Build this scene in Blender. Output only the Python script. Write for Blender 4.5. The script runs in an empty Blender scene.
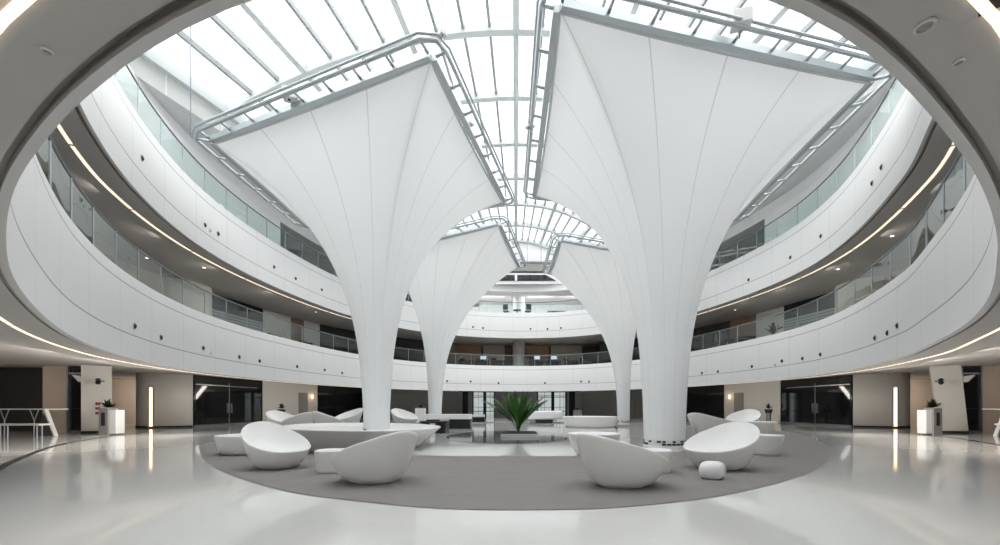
import bpy, bmesh, math, random
from mathutils import Vector, Matrix
random.seed(7)
PI = math.pi
C = bpy.context.scene.collection
SC = bpy.context.scene
# ------------------------------------------------------------------ camera
E = 1.1; F = 400.0; X0 = 516.0; H0 = 406.0
cam = bpy.data.cameras.new('camera'); co = bpy.data.objects.new('camera', cam); C.objects.link(co)
co.location = (0, 0, E); co.rotation_euler = (PI/2, 0, 0)
cam.sensor_width = 36; cam.lens = F/1000*36
cam.shift_x = -(X0-500)/1000; cam.shift_y = (H0-272.5)/1000
cam.clip_start = .05; cam.clip_end = 500
SC.camera = co
def gp(px, py):                       # floor point seen at a pixel
    Y = F*E/(py-H0); return Vector(((px-X0)/F*Y, Y, 0))
def at(px, Y, py=None):
    return Vector(((px-X0)/F*Y, Y, 0 if py is None else E+(H0-py)/F*Y))
def inview(p, m=15):
    if p[1] < .2: return False
    x = X0+F*p[0]/p[1]; y = H0-F*(p[2]-E)/p[1]
    return -m < x < 1000+m and -m < y < 545+m
# ------------------------------------------------------------------ materials
def mat(name, col, rough=.5, metal=0, spec=.5, emit=None, es=0, noise=0, nscale=8):
    m = bpy.data.materials.new(name); m.use_nodes = True
    nt = m.node_tree; b = nt.nodes['Principled BSDF']
    b.inputs['Base Color'].default_value = (*col, 1); b.inputs['Roughness'].default_value = rough
    b.inputs['Metallic'].default_value = metal; b.inputs['Specular IOR Level'].default_value = spec
    if emit: b.inputs['Emission Color'].default_value = (*emit, 1); b.inputs['Emission Strength'].default_value = es
    if noise:
        t = nt.nodes.new('ShaderNodeTexCoord'); n = nt.nodes.new('ShaderNodeTexNoise'); n.inputs['Scale'].default_value = nscale
        n.inputs['Detail'].default_value = 6
        r = nt.nodes.new('ShaderNodeMixRGB'); r.blend_type = 'MIX'
        r.inputs[1].default_value = (*[c*(1-noise) for c in col], 1); r.inputs[2].default_value = (*[min(1, c*(1+noise)) for c in col], 1)
        nt.links.new(t.outputs['Object'], n.inputs['Vector']); nt.links.new(n.outputs['Fac'], r.inputs[0])
        nt.links.new(r.outputs[0], b.inputs['Base Color'])
    return m
def joint_mat(name, col, du, rough=.45, jc=(.30,.30,.31), wu=.010, z_lines=(), wz=.014, shift=0):
    """panels: vertical joints every du metres of UV.u, horizontal joints at the given heights (UV.v in metres)"""
    m = mat(name, col, rough); nt = m.node_tree; b = nt.nodes['Principled BSDF']
    uv = nt.nodes.new('ShaderNodeUVMap'); sx = nt.nodes.new('ShaderNodeSeparateXYZ'); nt.links.new(uv.outputs[0], sx.inputs[0])
    def mth(op, a, bb=None):
        n = nt.nodes.new('ShaderNodeMath'); n.operation = op
        for i, v in enumerate((a, bb)):
            if v is None: continue
            if isinstance(v, (int, float)): n.inputs[i].default_value = v
            else: nt.links.new(v, n.inputs[i])
        return n.outputs[0]
    acc = None
    if du:
        acc = mth('LESS_THAN', mth('FRACT', mth('ADD', mth('DIVIDE', sx.outputs[0], du), shift)), wu/du)
        acc = mth('MULTIPLY', acc, .75)
    for z in z_lines:
        l = mth('LESS_THAN', mth('ABSOLUTE', mth('SUBTRACT', sx.outputs[1], z)), wz)
        acc = l if acc is None else mth('MAXIMUM', acc, l)
    mx = nt.nodes.new('ShaderNodeMixRGB'); mx.inputs[1].default_value = (*col, 1); mx.inputs[2].default_value = (*jc, 1)
    nt.links.new(acc, mx.inputs[0]); nt.links.new(mx.outputs[0], b.inputs['Base Color'])
    return m
def glass_mat(name, tint, gloss=.08, rough=.0, fres=True):
    m = bpy.data.materials.new(name); m.use_nodes = True; nt = m.node_tree
    for n in list(nt.nodes): nt.nodes.remove(n)
    o = nt.nodes.new('ShaderNodeOutputMaterial'); t = nt.nodes.new('ShaderNodeBsdfTransparent'); t.inputs[0].default_value = (*tint, 1)
    g = nt.nodes.new('ShaderNodeBsdfGlossy'); g.inputs[0].default_value = (.95, 1, .98, 1); g.inputs['Roughness'].default_value = rough
    lw = nt.nodes.new('ShaderNodeLayerWeight'); lw.inputs[0].default_value = .5
    pw = nt.nodes.new('ShaderNodeMath'); pw.operation = 'POWER'; pw.inputs[1].default_value = 4.5; nt.links.new(lw.outputs['Facing'], pw.inputs[0])
    ml = nt.nodes.new('ShaderNodeMath'); ml.operation = 'MULTIPLY'; ml.inputs[1].default_value = .8 if gloss else .1; nt.links.new(pw.outputs[0], ml.inputs[0])
    ad = nt.nodes.new('ShaderNodeMath'); ad.operation = 'ADD'; ad.use_clamp = True; ad.inputs[1].default_value = gloss
    nt.links.new(ml.outputs[0], ad.inputs[0])
    mx = nt.nodes.new('ShaderNodeMixShader'); nt.links.new(ad.outputs[0], mx.inputs[0])
    nt.links.new(t.outputs[0], mx.inputs[1]); nt.links.new(g.outputs[0], mx.inputs[2]); nt.links.new(mx.outputs[0], o.inputs[0])
    return m
def membrane_mat():
    m = bpy.data.materials.new('tensile_membrane'); m.use_nodes = True; nt = m.node_tree
    b = nt.nodes['Principled BSDF']; b.inputs['Roughness'].default_value = .55
    uv = nt.nodes.new('ShaderNodeUVMap'); sx = nt.nodes.new('ShaderNodeSeparateXYZ'); nt.links.new(uv.outputs[0], sx.inputs[0])
    mul = nt.nodes.new('ShaderNodeMath'); mul.operation = 'MULTIPLY'; mul.inputs[1].default_value = 16; nt.links.new(sx.outputs[0], mul.inputs[0])
    fr = nt.nodes.new('ShaderNodeMath'); fr.operation = 'FRACT'; nt.links.new(mul.outputs[0], fr.inputs[0])
    lt = nt.nodes.new('ShaderNodeMath'); lt.operation = 'LESS_THAN'; lt.inputs[1].default_value = .017; nt.links.new(fr.outputs[0], lt.inputs[0])
    mx = nt.nodes.new('ShaderNodeMixRGB'); mx.inputs[1].default_value = (.86, .87, .875, 1); mx.inputs[2].default_value = (.62, .63, .64, 1)
    nt.links.new(lt.outputs[0], mx.inputs[0]); nt.links.new(mx.outputs[0], b.inputs['Base Color'])
    tr = nt.nodes.new('ShaderNodeBsdfTranslucent'); nt.links.new(mx.outputs[0], tr.inputs[0])
    ms = nt.nodes.new('ShaderNodeMixShader'); ms.inputs[0].default_value = .16
    o = [n for n in nt.nodes if n.type == 'OUTPUT_MATERIAL'][0]
    nt.links.new(b.outputs[0], ms.inputs[1]); nt.links.new(tr.outputs[0], ms.inputs[2]); nt.links.new(ms.outputs[0], o.inputs[0])
    return m
Z1B, Z1T, Z1G, Z2B, Z2T, Z2G, Z3B = [E+z for z in (1.25, 3.44, 4.345, 5.83, 7.99, 8.91, 9.85)]
M = {}
M['fascia1'] = joint_mat('white_panel_lower', (.75,.75,.75), 2.0, z_lines=(E+1.86, E+3.1))
M['fascia2'] = joint_mat('white_panel_upper', (.75,.75,.75), 2.0, z_lines=(E+6.42, E+7.62), shift=.4)
M['white'] = mat('white_paint', (.80,.80,.80), .5)
M['band'] = joint_mat('white_band', (.88,.88,.88), 2.8, jc=(.5,.5,.5))
M['grey_wall'] = joint_mat('grey_panel_wall', (.62,.625,.61), 1.9, jc=(.85,.85,.85), wu=.05)
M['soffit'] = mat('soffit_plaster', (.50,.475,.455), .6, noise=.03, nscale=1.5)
M['lip'] = mat('soffit_lip', (.62,.61,.60), .5)
M['gap'] = mat('shadow_gap', (.42,.39,.36), .7)
M['floor'] = mat('floor_epoxy', (.66,.66,.645), .07, spec=1, noise=.05, nscale=.35)
M['inlay'] = mat('black_inlay', (.02,.02,.02), .3)
M['carpet'] = mat('carpet_pile', (.235,.222,.216), .95, spec=.1, noise=.10, nscale=3)
M['plastic'] = mat('moulded_white', (.78,.765,.74), .42)
M['seat'] = mat('moulded_white_lit', (.80,.80,.795), .38)  # same plastic as the shells; their brighter lit insides put into the colour
M['steel'] = mat('galvanised_steel', (.50,.54,.56), .38, .75)
M['dsteel'] = mat('steel_dark', (.22,.24,.26), .4, .7)
M['inox'] = mat('brushed_steel', (.55,.54,.52), .28, 1)
M['alu'] = mat('white_aluminium', (.58,.61,.61), .45)
M['aludark'] = mat('grey_aluminium', (.30,.32,.33), .45)
M['black'] = mat('black_lacquer', (.012,.012,.013), .25)
M['blackmat'] = mat('black_matt', (.02,.02,.02), .7)
M['cream'] = mat('cream_wall', (.72,.69,.645), .5, noise=.03, nscale=1)
M['tan'] = mat('tan_wall', (.42,.35,.29), .55, noise=.05, nscale=2)
M['brown'] = mat('wood_wall', (.26,.17,.11), .5, noise=.15, nscale=3)
M['midgrey'] = mat('mid_grey_wall', (.30,.295,.28), .55, noise=.03, nscale=1)
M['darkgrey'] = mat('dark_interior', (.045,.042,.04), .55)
M['darkglass'] = mat('dark_glazing', (.012,.013,.014), .04, spec=.6)
M['louver'] = joint_mat('louvered_glass', (.42,.47,.48), 0, z_lines=[E+3.5+.16*k for k in range(16)]+[E+8.0+.16*k for k in range(14)], wz=.03, jc=(.22,.25,.26))
M['rail_glass'] = glass_mat('balustrade_glass', (.82,.90,.895), .05)
M['roof_glass'] = glass_mat('skylight_glass', (.95,.97,.98), .0)
M['clear'] = glass_mat('clear_glass', (.9,.93,.93), .02)
M['strip'] = mat('warm_strip', (1,.9,.75), .5, emit=(1,.84,.65), es=1.2)
M['slot'] = mat('wall_slot_light', (1,.9,.75), .5, emit=(1,.72,.45), es=2.2)
M['down'] = mat('downlight_lens', (1,.95,.85), .5, emit=(1,.9,.75), es=5)
M['membrane'] = membrane_mat()
M['leaf'] = mat('green_leaf', (.045,.13,.022), .38, noise=.5, nscale=6)
M['stalk'] = mat('leaf_stalk', (.10,.22,.04), .45)
M['darkleaf'] = mat('dark_leaf', (.012,.022,.010), .5)
M['soil'] = mat('potting_soil', (.03,.022,.016), .95, noise=.4, nscale=30)
M['pool'] = mat('basin_water', (.16,.165,.17), .06, spec=1)
M['door_grey'] = mat('grey_door', (.30,.29,.265), .45)
M['panel_dark'] = mat('dark_panel', (.10,.095,.09), .5)
M['steelbox'] = mat('brushed_steel_box', (.36,.355,.34), .35, .35)
M['red'] = mat('red_button', (.25,.02,.02), .4)
M['screen'] = mat('pale_screen', (.6,.65,.7), .3, emit=(.8,.9,1), es=.6)
M['membrane_edge'] = mat('membrane_edge', (.6,.62,.63), .5)
# ------------------------------------------------------------------ helpers
def link(name, me, m, parent=None, smooth=True):
    o = bpy.data.objects.new(name, me); C.objects.link(o)
    if m is not None and not me.materials: me.materials.append(m)
    if parent is not None: o.parent = parent
    if smooth:
        for p in me.polygons: p.use_smooth = True
    return o
def pyd(name, v, f, m, parent=None, smooth=False, uv=None):
    me = bpy.data.meshes.new(name); me.from_pydata([tuple(p) for p in v], [], f); me.update()
    if uv:
        l = me.uv_layers.new(name='UVMap')
        for p in me.polygons:
            for li, q in zip(p.loop_indices, uv[p.index]): l.data[li].uv = q
    return link(name, me, m, parent, smooth)
class MB:
    def __init__(s): s.v = []; s.f = []
    def box(s, a, b, rz=0, c=None):
        n = len(s.v); a = Vector(a); b = Vector(b)
        P = [Vector((x, y, z)) for z in (a.z, b.z) for y in (a.y, b.y) for x in (a.x, b.x)]
        if rz:
            cc = Vector(c) if c is not None else (a+b)/2
            R = Matrix.Rotation(rz, 3, 'Z'); P = [R@(p-cc)+cc for p in P]
        s.v += P; s.f += [[n+i for i in q] for q in ((0,2,3,1),(4,5,7,6),(0,1,5,4),(2,6,7,3),(0,4,6,2),(1,3,7,5))]
        return s
    def hexa(s, P):                       # 4 bottom + 4 top points
        n = len(s.v); s.v += [Vector(p) for p in P]
        s.f += [[n+i for i in q] for q in ((3,2,1,0),(4,5,6,7),(0,1,5,4),(1,2,6,5),(2,3,7,6),(3,0,4,7))]
        return s
    def tube(s, pts, r, n=8, closed=False, cap=True):
        pts = [Vector(p) for p in pts]; N = len(pts); base = len(s.v); up = None
        for i, p in enumerate(pts):
            a = pts[(i-1) % N] if (closed or i > 0) else p
            b = pts[(i+1) % N] if (closed or i < N-1) else p
            t = (b-a).normalized()
            if up is None:
                up = Vector((0,0,1)) if abs(t.z) < .9 else Vector((1,0,0))
            x = t.cross(up)
            if x.length < 1e-4: x = t.cross(Vector((1,.3,0)))
            x.normalize(); y = x.cross(t)
            rr = r[i] if isinstance(r, (list, tuple)) else r
            for k in range(n):
                A = 2*PI*k/n; s.v.append(p+x*(rr*math.cos(A))+y*(rr*math.sin(A)))
        for i in range(N if closed else N-1):
            j = (i+1) % N
            for k in range(n):
                l = (k+1) % n
                s.f.append([base+i*n+k, base+i*n+l, base+j*n+l, base+j*n+k])
        if cap and not closed:
            s.f.append([base+k for k in range(n)][::-1]); s.f.append([base+(N-1)*n+k for k in range(n)])
        return s
    def lathe(s, prof, n=32, c=(0,0,0), sx=1, sy=1, cap0=True, cap1=True):
        base = len(s.v); c = Vector(c)
        for r, z in prof:
            for k in range(n):
                A = 2*PI*k/n; s.v.append(c+Vector((r*sx*math.cos(A), r*sy*math.sin(A), z)))
        for i in range(len(prof)-1):
            for k in range(n):
                l = (k+1) % n
                s.f.append([base+i*n+k, base+i*n+l, base+(i+1)*n+l, base+(i+1)*n+k])
        if cap0: s.f.append([base+k for k in range(n)][::-1])
        if cap1: s.f.append([base+(len(prof)-1)*n+k for k in range(n)])
        return s
    def build(s, name, m, parent=None, smooth=False):
        o = pyd(name, s.v, s.f, m, parent, smooth)
        if smooth == 'auto':
            for p in o.data.polygons: p.use_smooth = True
            md = o.modifiers.new('edge', 'EDGE_SPLIT'); md.split_angle = math.radians(40)
        return o
def bevel(o, w, seg=3):
    md = o.modifiers.new('bevel', 'BEVEL'); md.width = w; md.segments = seg; md.limit_method = 'ANGLE'
    return o
def tag(o, label, cat, group=None):
    o['label'] = label; o['category'] = cat
    if group: o['group'] = group
    return o
def empty(name, loc, rz=0, label=None, cat=None, group=None):
    o = bpy.data.objects.new(name, None); C.objects.link(o); o.location = loc; o.rotation_euler = (0, 0, rz)
    o.empty_display_size = .2
    if label: tag(o, label, cat, group)
    return o
def st(o): o['kind'] = 'structure'; return o
ORD = ['first','second','third','fourth','fifth','sixth','seventh','eighth','ninth','tenth','eleventh','twelfth','thirteenth','fourteenth','fifteenth','sixteenth','seventeenth','eighteenth','nineteenth','twentieth']
# ------------------------------------------------------------------ ring plan (egg-shaped atrium opening)
CF = [2.57513,-.26876,.16536,.01195,.03203,.01221,.00352,.00797,.00643,-.01099,-.00359,.00242,.00171,-.00421,.00215]
def ring_pt(t):
    s = sum(CF[k]*math.cos(k*t) for k in range(8))+sum(CF[7+k]*math.sin(k*t) for k in range(1, 8))
    R = math.exp(s); return Vector((R*math.sin(t), 14-R*math.cos(t)))
NR = 480
TIP_LP = [(-.94,1.262),(-1.239,1.378),(-1.571,1.532),(-2.0,1.754),(-2.298,1.934),(-2.59,2.105),(-2.916,2.32),(-3.283,2.584),(-3.717,2.915),(-4.34,3.415),(-4.872,3.876),(-5.397,4.371),(-6.071,5.05),(-7.018,6.06),(-7.996,7.215),(-8.95,8.55)]
TIP_RP = [(.94,1.275),(1.282,1.43),(1.663,1.648),(2.136,1.934),(2.414,2.113),(2.784,2.37),(3.175,2.66),(3.65,3.03),(4.222,3.514),(4.893,4.098),(5.649,4.808),(6.606,5.814),(7.535,6.944),(8.60,8.40)]
def _spl(P, n=10):
    out = []; N = len(P)
    for i in range(N):
        a, b, c, d = (P[(i+j) % N] for j in (-1,0,1,2))
        for k in range(n):
            t = k/n; out.append(.5*((2*b)+(c-a)*t+(2*a-5*b+4*c-d)*t*t+(3*b-a-3*c+d)*t**3))
    return out
_mid = [ring_pt(math.radians(a)) for a in range(66, 297, 6)]
_ctl = [Vector((0,1.10)),Vector((.5,1.155))]+[Vector(p) for p in TIP_RP]+_mid+[Vector(p) for p in TIP_LP[::-1]]+[Vector((-.5,1.15))]
_raw = _spl(_ctl, 16)
def resample(P, n):
    L = [0]
    for i in range(len(P)): L.append(L[-1]+(P[(i+1) % len(P)]-P[i]).length)
    T = L[-1]; out = []; j = 0
    for k in range(n):
        d = T*k/n
        while L[j+1] < d: j += 1
        u = (d-L[j])/(L[j+1]-L[j]); out.append(P[j].lerp(P[(j+1) % len(P)], u))
    return out, T
RING, PERIM = resample(_raw, NR)
for _ in range(3): RING = [RING[i-1]*.25+RING[i]*.5+RING[(i+1) % NR]*.25 for i in range(NR)]
NRM = []
for i in range(NR):
    t = RING[(i+1) % NR]-RING[i-1]; NRM.append(Vector((t.y, -t.x)).normalized())
if (NRM[0].y > 0): NRM = [-n for n in NRM]
def fac(i): return max(.30, min(1.0, .30+.075*(RING[i % NR].y-1.25)))
def off(i, d): return RING[i % NR]+NRM[i % NR]*d
def offf(s, d):                       # by float index
    i = int(math.floor(s)); u = s-i
    return off(i, d).lerp(off(i+1, d), u)
def ray_ring(px, d=0):                # far crossing of the view ray in plan with the loop at offset d -> float index
    k = (px-X0)/F; best = None
    for i in range(NR):
        a = off(i, d); b = off(i+1, d)
        fa = a.x-k*a.y; fb = b.x-k*b.y
        if fa*fb <= 0 and fa != fb:
            u = fa/(fa-fb); y = a.y+(b.y-a.y)*u
            if y > 0 and (best is None or y > best[1]): best = (i+u, y)
    return best
def sweep(name, prof, mats, closed_prof=False, s0=0, s1=NR, step=1, m_of=None, sc=False):
    """prof: list of (offset, z); one mesh along the ring; UV = (arc metres, z)"""
    v = []; f = []; uv = []; mi = []
    full = (s1-s0 >= NR); idx = list(range(int(s0), int(s1), step)); n = len(idx)
    P = len(prof)
    for i in idx:
        for d, z in prof: q = off(i, sc(i, d) if callable(sc) else d*fac(i) if (sc and d < .25) else d); v.append((q.x, q.y, z))
    dl = PERIM/NR*step
    for a in range(n if full else n-1):
        b = (a+1) % n
        for k in range(P-1):
            f.append([a*P+k, b*P+k, b*P+k+1, a*P+k+1])
            uv.append([(a*dl, prof[k][1]), ((a+1)*dl, prof[k][1]), ((a+1)*dl, prof[k+1][1]), (a*dl, prof[k+1][1])])
            mi.append(m_of[k] if m_of else 0)
    o = pyd(name, v, f, None, None, True, uv)
    for m in mats: o.data.materials.append(m)
    for p, k in zip(o.data.polygons, mi): p.material_index = k
    md = o.modifiers.new('edge', 'EDGE_SPLIT'); md.split_angle = math.radians(25)
    return o
# ------------------------------------------------------------------ floor & slabs
def flat(name, pts, z, m, thick=0):
    me = bpy.data.meshes.new(name); bm = bmesh.new()
    f = bm.faces.new([bm.verts.new((p[0], p[1], z)) for p in pts]); 
    if f.normal.z < 0: bmesh.ops.reverse_faces(bm, faces=[f])
    if thick:
        r = bmesh.ops.extrude_face_region(bm, geom=[f])
        bmesh.ops.translate(bm, vec=(0,0,thick), verts=[e for e in r['geom'] if isinstance(e, bmesh.types.BMVert)])
        bmesh.ops.recalc_face_normals(bm, faces=bm.faces)
    bmesh.ops.triangulate(bm, faces=[q for q in bm.faces if len(q.verts) > 4])
    bm.to_mesh(me); bm.free(); return link(name, me, m, None, False)
st(flat('floor', [(-45,-18),(45,-18),(45,62),(-45,62)], 0, M['floor']))
# lower ring
st(sweep('wall_lower_gallery', [(.0,Z1B),(.0,E+1.86),(0,E+3.1),(.07,Z1T),(.20,Z1T),(.20,Z1T-.1)], [M['fascia1']]))
st(sweep('trim_1', [(.0,Z1B),(.115,Z1B),(.115,Z1B+.05),(.20,Z1B+.05),(.20,Z1B+.02)], [M['lip'],M['gap']], m_of=[0,1,1,1], sc=True))
SOF1 = [(.20,Z1B+.02),(1.2,Z1B+.05),(4.2,Z1B+.36),(7,Z1B+.42),(17,Z1B+.45)]
SOF2 = [(.20,Z2B+.03),(1.2,Z2B+.04),(10,Z2B+.08)]
def sofz(S, d):
    for (a, za), (b, zb) in zip(S, S[1:]):
        if a <= d <= b: return za+(zb-za)*(d-a)/(b-a)
    return S[0][1]
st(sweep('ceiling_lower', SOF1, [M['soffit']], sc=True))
st(sweep('floor_lower_gallery', [(.2,Z1T-.06),(17,Z1T-.06)], [M['midgrey']]))
st(sweep('wall_upper_gallery', [(.04,Z2B),(.0,E+6.42),(0,E+7.62),(.07,Z2T),(.20,Z2T),(.20,Z2T-.1)], [M['fascia2']]))
st(sweep('trim_2', [(.04,Z2B),(.115,Z2B),(.115,Z2B+.11),(.20,Z2B+.11),(.20,Z2B+.03)], [M['lip'],M['gap']], m_of=[0,1,1,1], sc=True))
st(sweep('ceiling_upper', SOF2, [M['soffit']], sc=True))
st(sweep('floor_upper_gallery', [(.2,Z2T-.06),(10,Z2T-.06)], [M['midgrey']]))
# roof band above the upper gallery
st(sweep('wall_roof_band', [(10,Z3B),(1.0,Z3B),(1.0,Z3B+.62),(1.25,Z3B+.62),(1.25,Z3B+.68)], [M['band']], sc=lambda i, d: d if d > 5 else d-max(0, min(.85, (RING[i % NR].y-25)/8))))
# ------------------------------------------------------------------ skylight
EZ = E+11.4; RZ = E+14.6
def hw(Y): 
    d = max(Y, 9)-12.85
    return 11.8-.30*d+.0012*d*d
def vault(u, Y):                      # u in -1..1
    x = hw(Y)*u; a = hw(Y); s = RZ-EZ; R = (a*a+s*s)/(2*s)
    return Vector((x, Y, RZ-(R-math.sqrt(R*R-x*x))))
YR = [2.15+3.3*k for k in range(10)]; YA, YB = YR[0], 34.9
YR = [y for y in YR if y < 33.5]+[YB]
NU = 22
v = []; f = []
for y in YR:
    for k in range(NU+1): v.append(vault(-1+2*k/NU, y)+Vector((0,0,.05)))
for a in range(len(YR)-1):
    for k in range(NU): f.append([a*(NU+1)+k, a*(NU+1)+k+1, (a+1)*(NU+1)+k+1, (a+1)*(NU+1)+k])
win = st(empty('window_1', (0,0,0)))
pyd('skylight_glass', v, f, M['roof_glass'], win)
for y in YR:
    b = MB(); n = 24
    for k in range(n):
        p = vault(-1+2*k/n, y); q = vault(-1+2*(k+1)/n, y); w = .13; d = .28
        b.hexa([p+Vector((0,-w,-d)), q+Vector((0,-w,-d)), q+Vector((0,w,-d)), p+Vector((0,w,-d)), p+Vector((0,-w,.02)), q+Vector((0,-w,.02)), q+Vector((0,w,.02)), p+Vector((0,w,.02))])
    b.build('rib', M['alu'], win)
for k in range(NU+1):
    b = MB(); big = (k % 4 == 3); w = .11 if big else .05; d = .3 if big else .16
    for a in range(len(YR)-1):
        p = vault(-1+2*k/NU, YR[a]); q = vault(-1+2*k/NU, YR[a+1])
        b.hexa([p+Vector((-w,0,-d)), p+Vector((w,0,-d)), q+Vector((w,0,-d)), q+Vector((-w,0,-d)), p+Vector((-w,0,.03)), p+Vector((w,0,.03)), q+Vector((w,0,.03)), q+Vector((-w,0,.03))])
    b.build('purlin', M['alu'] if big else M['aludark'], win)
# eave beams, grey walls below the eaves, roof deck around, end walls
for sgn, nm in ((-1,'left'),(1,'right')):
    b = MB(); ys = [YA+(YB-YA)*k/16 for k in range(17)]
    for a, c in zip(ys, ys[1:]):
        p = Vector((sgn*hw(a), a, EZ)); q = Vector((sgn*hw(c), c, EZ)); o_ = Vector((sgn*.28,0,0)); i_ = Vector((-sgn*.12,0,0))
        b.hexa([p+i_+Vector((0,0,-.3)), q+i_+Vector((0,0,-.3)), q+o_+Vector((0,0,-.3)), p+o_+Vector((0,0,-.3)), p+i_+Vector((0,0,.1)), q+i_+Vector((0,0,.1)), q+o_+Vector((0,0,.1)), p+o_+Vector((0,0,.1))])
    st(b.build('trim_3' if sgn < 0 else 'trim_4', M['alu']))
    v = []; f = []; uv = []; L = 0
    for k, a in enumerate(ys):
        if k: L += (Vector((hw(a), a))-Vector((hw(ys[k-1]), ys[k-1]))).length
        v += [(sgn*(hw(a)+.08), a, Z3B+.55), (sgn*(hw(a)+.08), a, EZ-.25)]
        if k: f.append([2*k-2, 2*k, 2*k+1, 2*k-1]); uv.append([(L0, 0), (L, 0), (L, 1), (L0, 1)])
        L0 = L
    st(pyd('wall_'+nm+'_clerestory', v, f, M['grey_wall'], None, False, uv))
# roof deck: ring outside of skylight footprint at Z3B+.64 (white underside)
def deck():
    poly = [(-hw(YA+(YB-YA)*k/20)-.1, YA+(YB-YA)*k/20) for k in range(21)]+[(hw(YA+(YB-YA)*k/20)+.1, YA+(YB-YA)*k/20) for k in range(20,-1,-1)]
    cen = Vector((0, 16)); v = []; f = []; N = 240
    P = [Vector(p) for p in poly]
    for k in range(N):
        A = 2*PI*k/N; d = Vector((math.cos(A), math.sin(A))); best = 0
        for i in range(len(P)):
            a = P[i]-cen; b = P[(i+1) % len(P)]-cen; e = b-a; den = d.x*e.y-d.y*e.x
            if abs(den) < 1e-9: continue
            t = (a.x*e.y-a.y*e.x)/den; u = (a.x*d.y-a.y*d.x)/den
            if t > 0 and -1e-6 <= u <= 1+1e-6: best = max(best, t)
        p = cen+d*best; q = cen+d*max(best+.5, 40)
        v += [(p.x, p.y, Z3B+.64), (q.x, q.y, Z3B+.64)]
    for k in range(N):
        j = (k+1) % N; f.append([2*k, 2*j, 2*j+1, 2*k+1])
    return pyd('ceiling_roof', v, f, M['white'])
st(deck())
b = MB(); n = 24                       # far gable wall and beams under the skylight end
for k in range(n):
    p = vault(-1+2*k/n, YB+.1); q = vault(-1+2*(k+1)/n, YB+.1)
    b.hexa([(p.x,p.y,Z3B+.6),(q.x,q.y,Z3B+.6),(q.x,q.y+.2,Z3B+.6),(p.x,p.y+.2,Z3B+.6),p,q,q+Vector((0,.2,0)),p+Vector((0,.2,0))])
st(b.build('wall_far_gable', M['white']))
b = MB()
for k in range(n):
    p = vault(-1+2*k/n, YA-.1); q = vault(-1+2*(k+1)/n, YA-.1)
    b.hexa([(p.x,p.y-.2,Z3B+.6),(q.x,q.y-.2,Z3B+.6),(q.x,q.y,Z3B+.6),(p.x,p.y,Z3B+.6),p-Vector((0,.2,0)),q-Vector((0,.2,0)),q,p])
st(b.build('wall_near_gable', M['white']))
st(MB().box((-6,34.3,EZ+1.0),(6,34.85,EZ+1.55)).build('trim_5', M['white']))
st(MB().box((-6,34.0,EZ+.1),(6,34.8,EZ+.6)).build('trim_6', M['midgrey']))
# far strip window between the roof band and gable
wn = st(empty('window_2', (0,0,0)))
b = MB().box((-4.4,33.9,E+10.35),(4.4,34.05,E+11.25)); b.build('window_frame', M['white'], wn)
MB().hexa([(-3.4,33.86,E+10.6),(3.4,33.86,E+10.6),(3.4,33.89,E+10.6),(-3.4,33.89,E+10.6),(-2.5,33.86,E+11.1),(2.5,33.86,E+11.1),(2.5,33.89,E+11.1),(-2.5,33.89,E+11.1)]).build('pane', M['darkglass'], wn)
MB().box((-.1,33.8,E+10.6),(.1,33.88,E+11.1)).build('mullion', M['white'], wn)
# ------------------------------------------------------------------ walls behind the galleries
def wall(name, pts, z0, z1, m, th=.15):
    v = []; f = []; uv = []; L = 0
    for k, p in enumerate(pts):
        if k: L1 = L; L += (Vector(p)-Vector(pts[k-1])).length
        v += [(p[0], p[1], z0), (p[0], p[1], z1)]
        if k: f.append([2*k-2, 2*k, 2*k+1, 2*k-1]); uv.append([(L1, z0), (L, z0), (L, z1), (L1, z1)])
    o = pyd(name, v, f, m, None, False, uv); 
    md = o.modifiers.new('solid', 'SOLIDIFY'); md.thickness = th; md.offset = 0
    return st(o)
def arcwall(name, pa, pb, d, z0, z1, m):
    a = ray_ring(pa, d)[0]; c = ray_ring(pb, d)[0]
    if abs(c-a) > NR/2: c += NR if c < a else -NR
    n = max(2, int(abs(c-a)/3)+1)
    return wall(name, [tuple(offf(a+(c-a)*k/n, d)) for k in range(n+1)], z0, z1, m)
G1 = (Z1T-.06, Z2B+.05); G2 = (Z2T-.06, Z3B)
for pa, pb, mm in ((40,128,'midgrey'),(128,163,'tan'),(200,262,'louver'),(262,290,'cream'),(290,303,'brown'),(303,319,'cream'),(319,400,'darkgrey'),(400,455,'darkgrey')):
    arcwall('wall_left_gallery', pa, pb, 4.3, *G1, M[mm])
for pa, pb, mm in ((985,925,'midgrey'),(925,886,'tan'),(853,785,'louver'),(785,757,'cream'),(757,731,'brown'),(731,640,'darkgrey'),(640,600,'darkgrey')):
    arcwall('wall_right_gallery', pa, pb, 4.3, *G1, M[mm])
arcwall('wall_left_gallery', 200, 262, 4.2, Z2B-.75, Z2B+.06, M['darkglass'])
arcwall('wall_right_gallery', 853, 785, 4.2, Z2B-.75, Z2B+.06, M['darkglass'])
wall('wall_far_gallery', [(-9.5,39.2),(9.5,39.2)], *G1, M['darkgrey'])
for x0, x1, mm in ((-6.2,-3.4,'brown'),(-3.2,-1.1,'midgrey'),(.9,3.2,'brown'),(3.4,6.4,'midgrey')):
    wall('wall_far_gallery', [(x0,39.0),(x1,39.0)], *G1, M[mm])
for sgn in (-1, 1):                   # rounded wall ends with a light slot
    pc = offf(ray_ring(180 if sgn < 0 else 868, 4.6)[0], 4.6)
    st(MB().lathe([(1.25, G1[0]), (1.25, G1[1])], 40, (pc.x, pc.y, 0)).build('wall_left_gallery' if sgn < 0 else 'wall_right_gallery', M['cream'], None, 'auto'))
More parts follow.
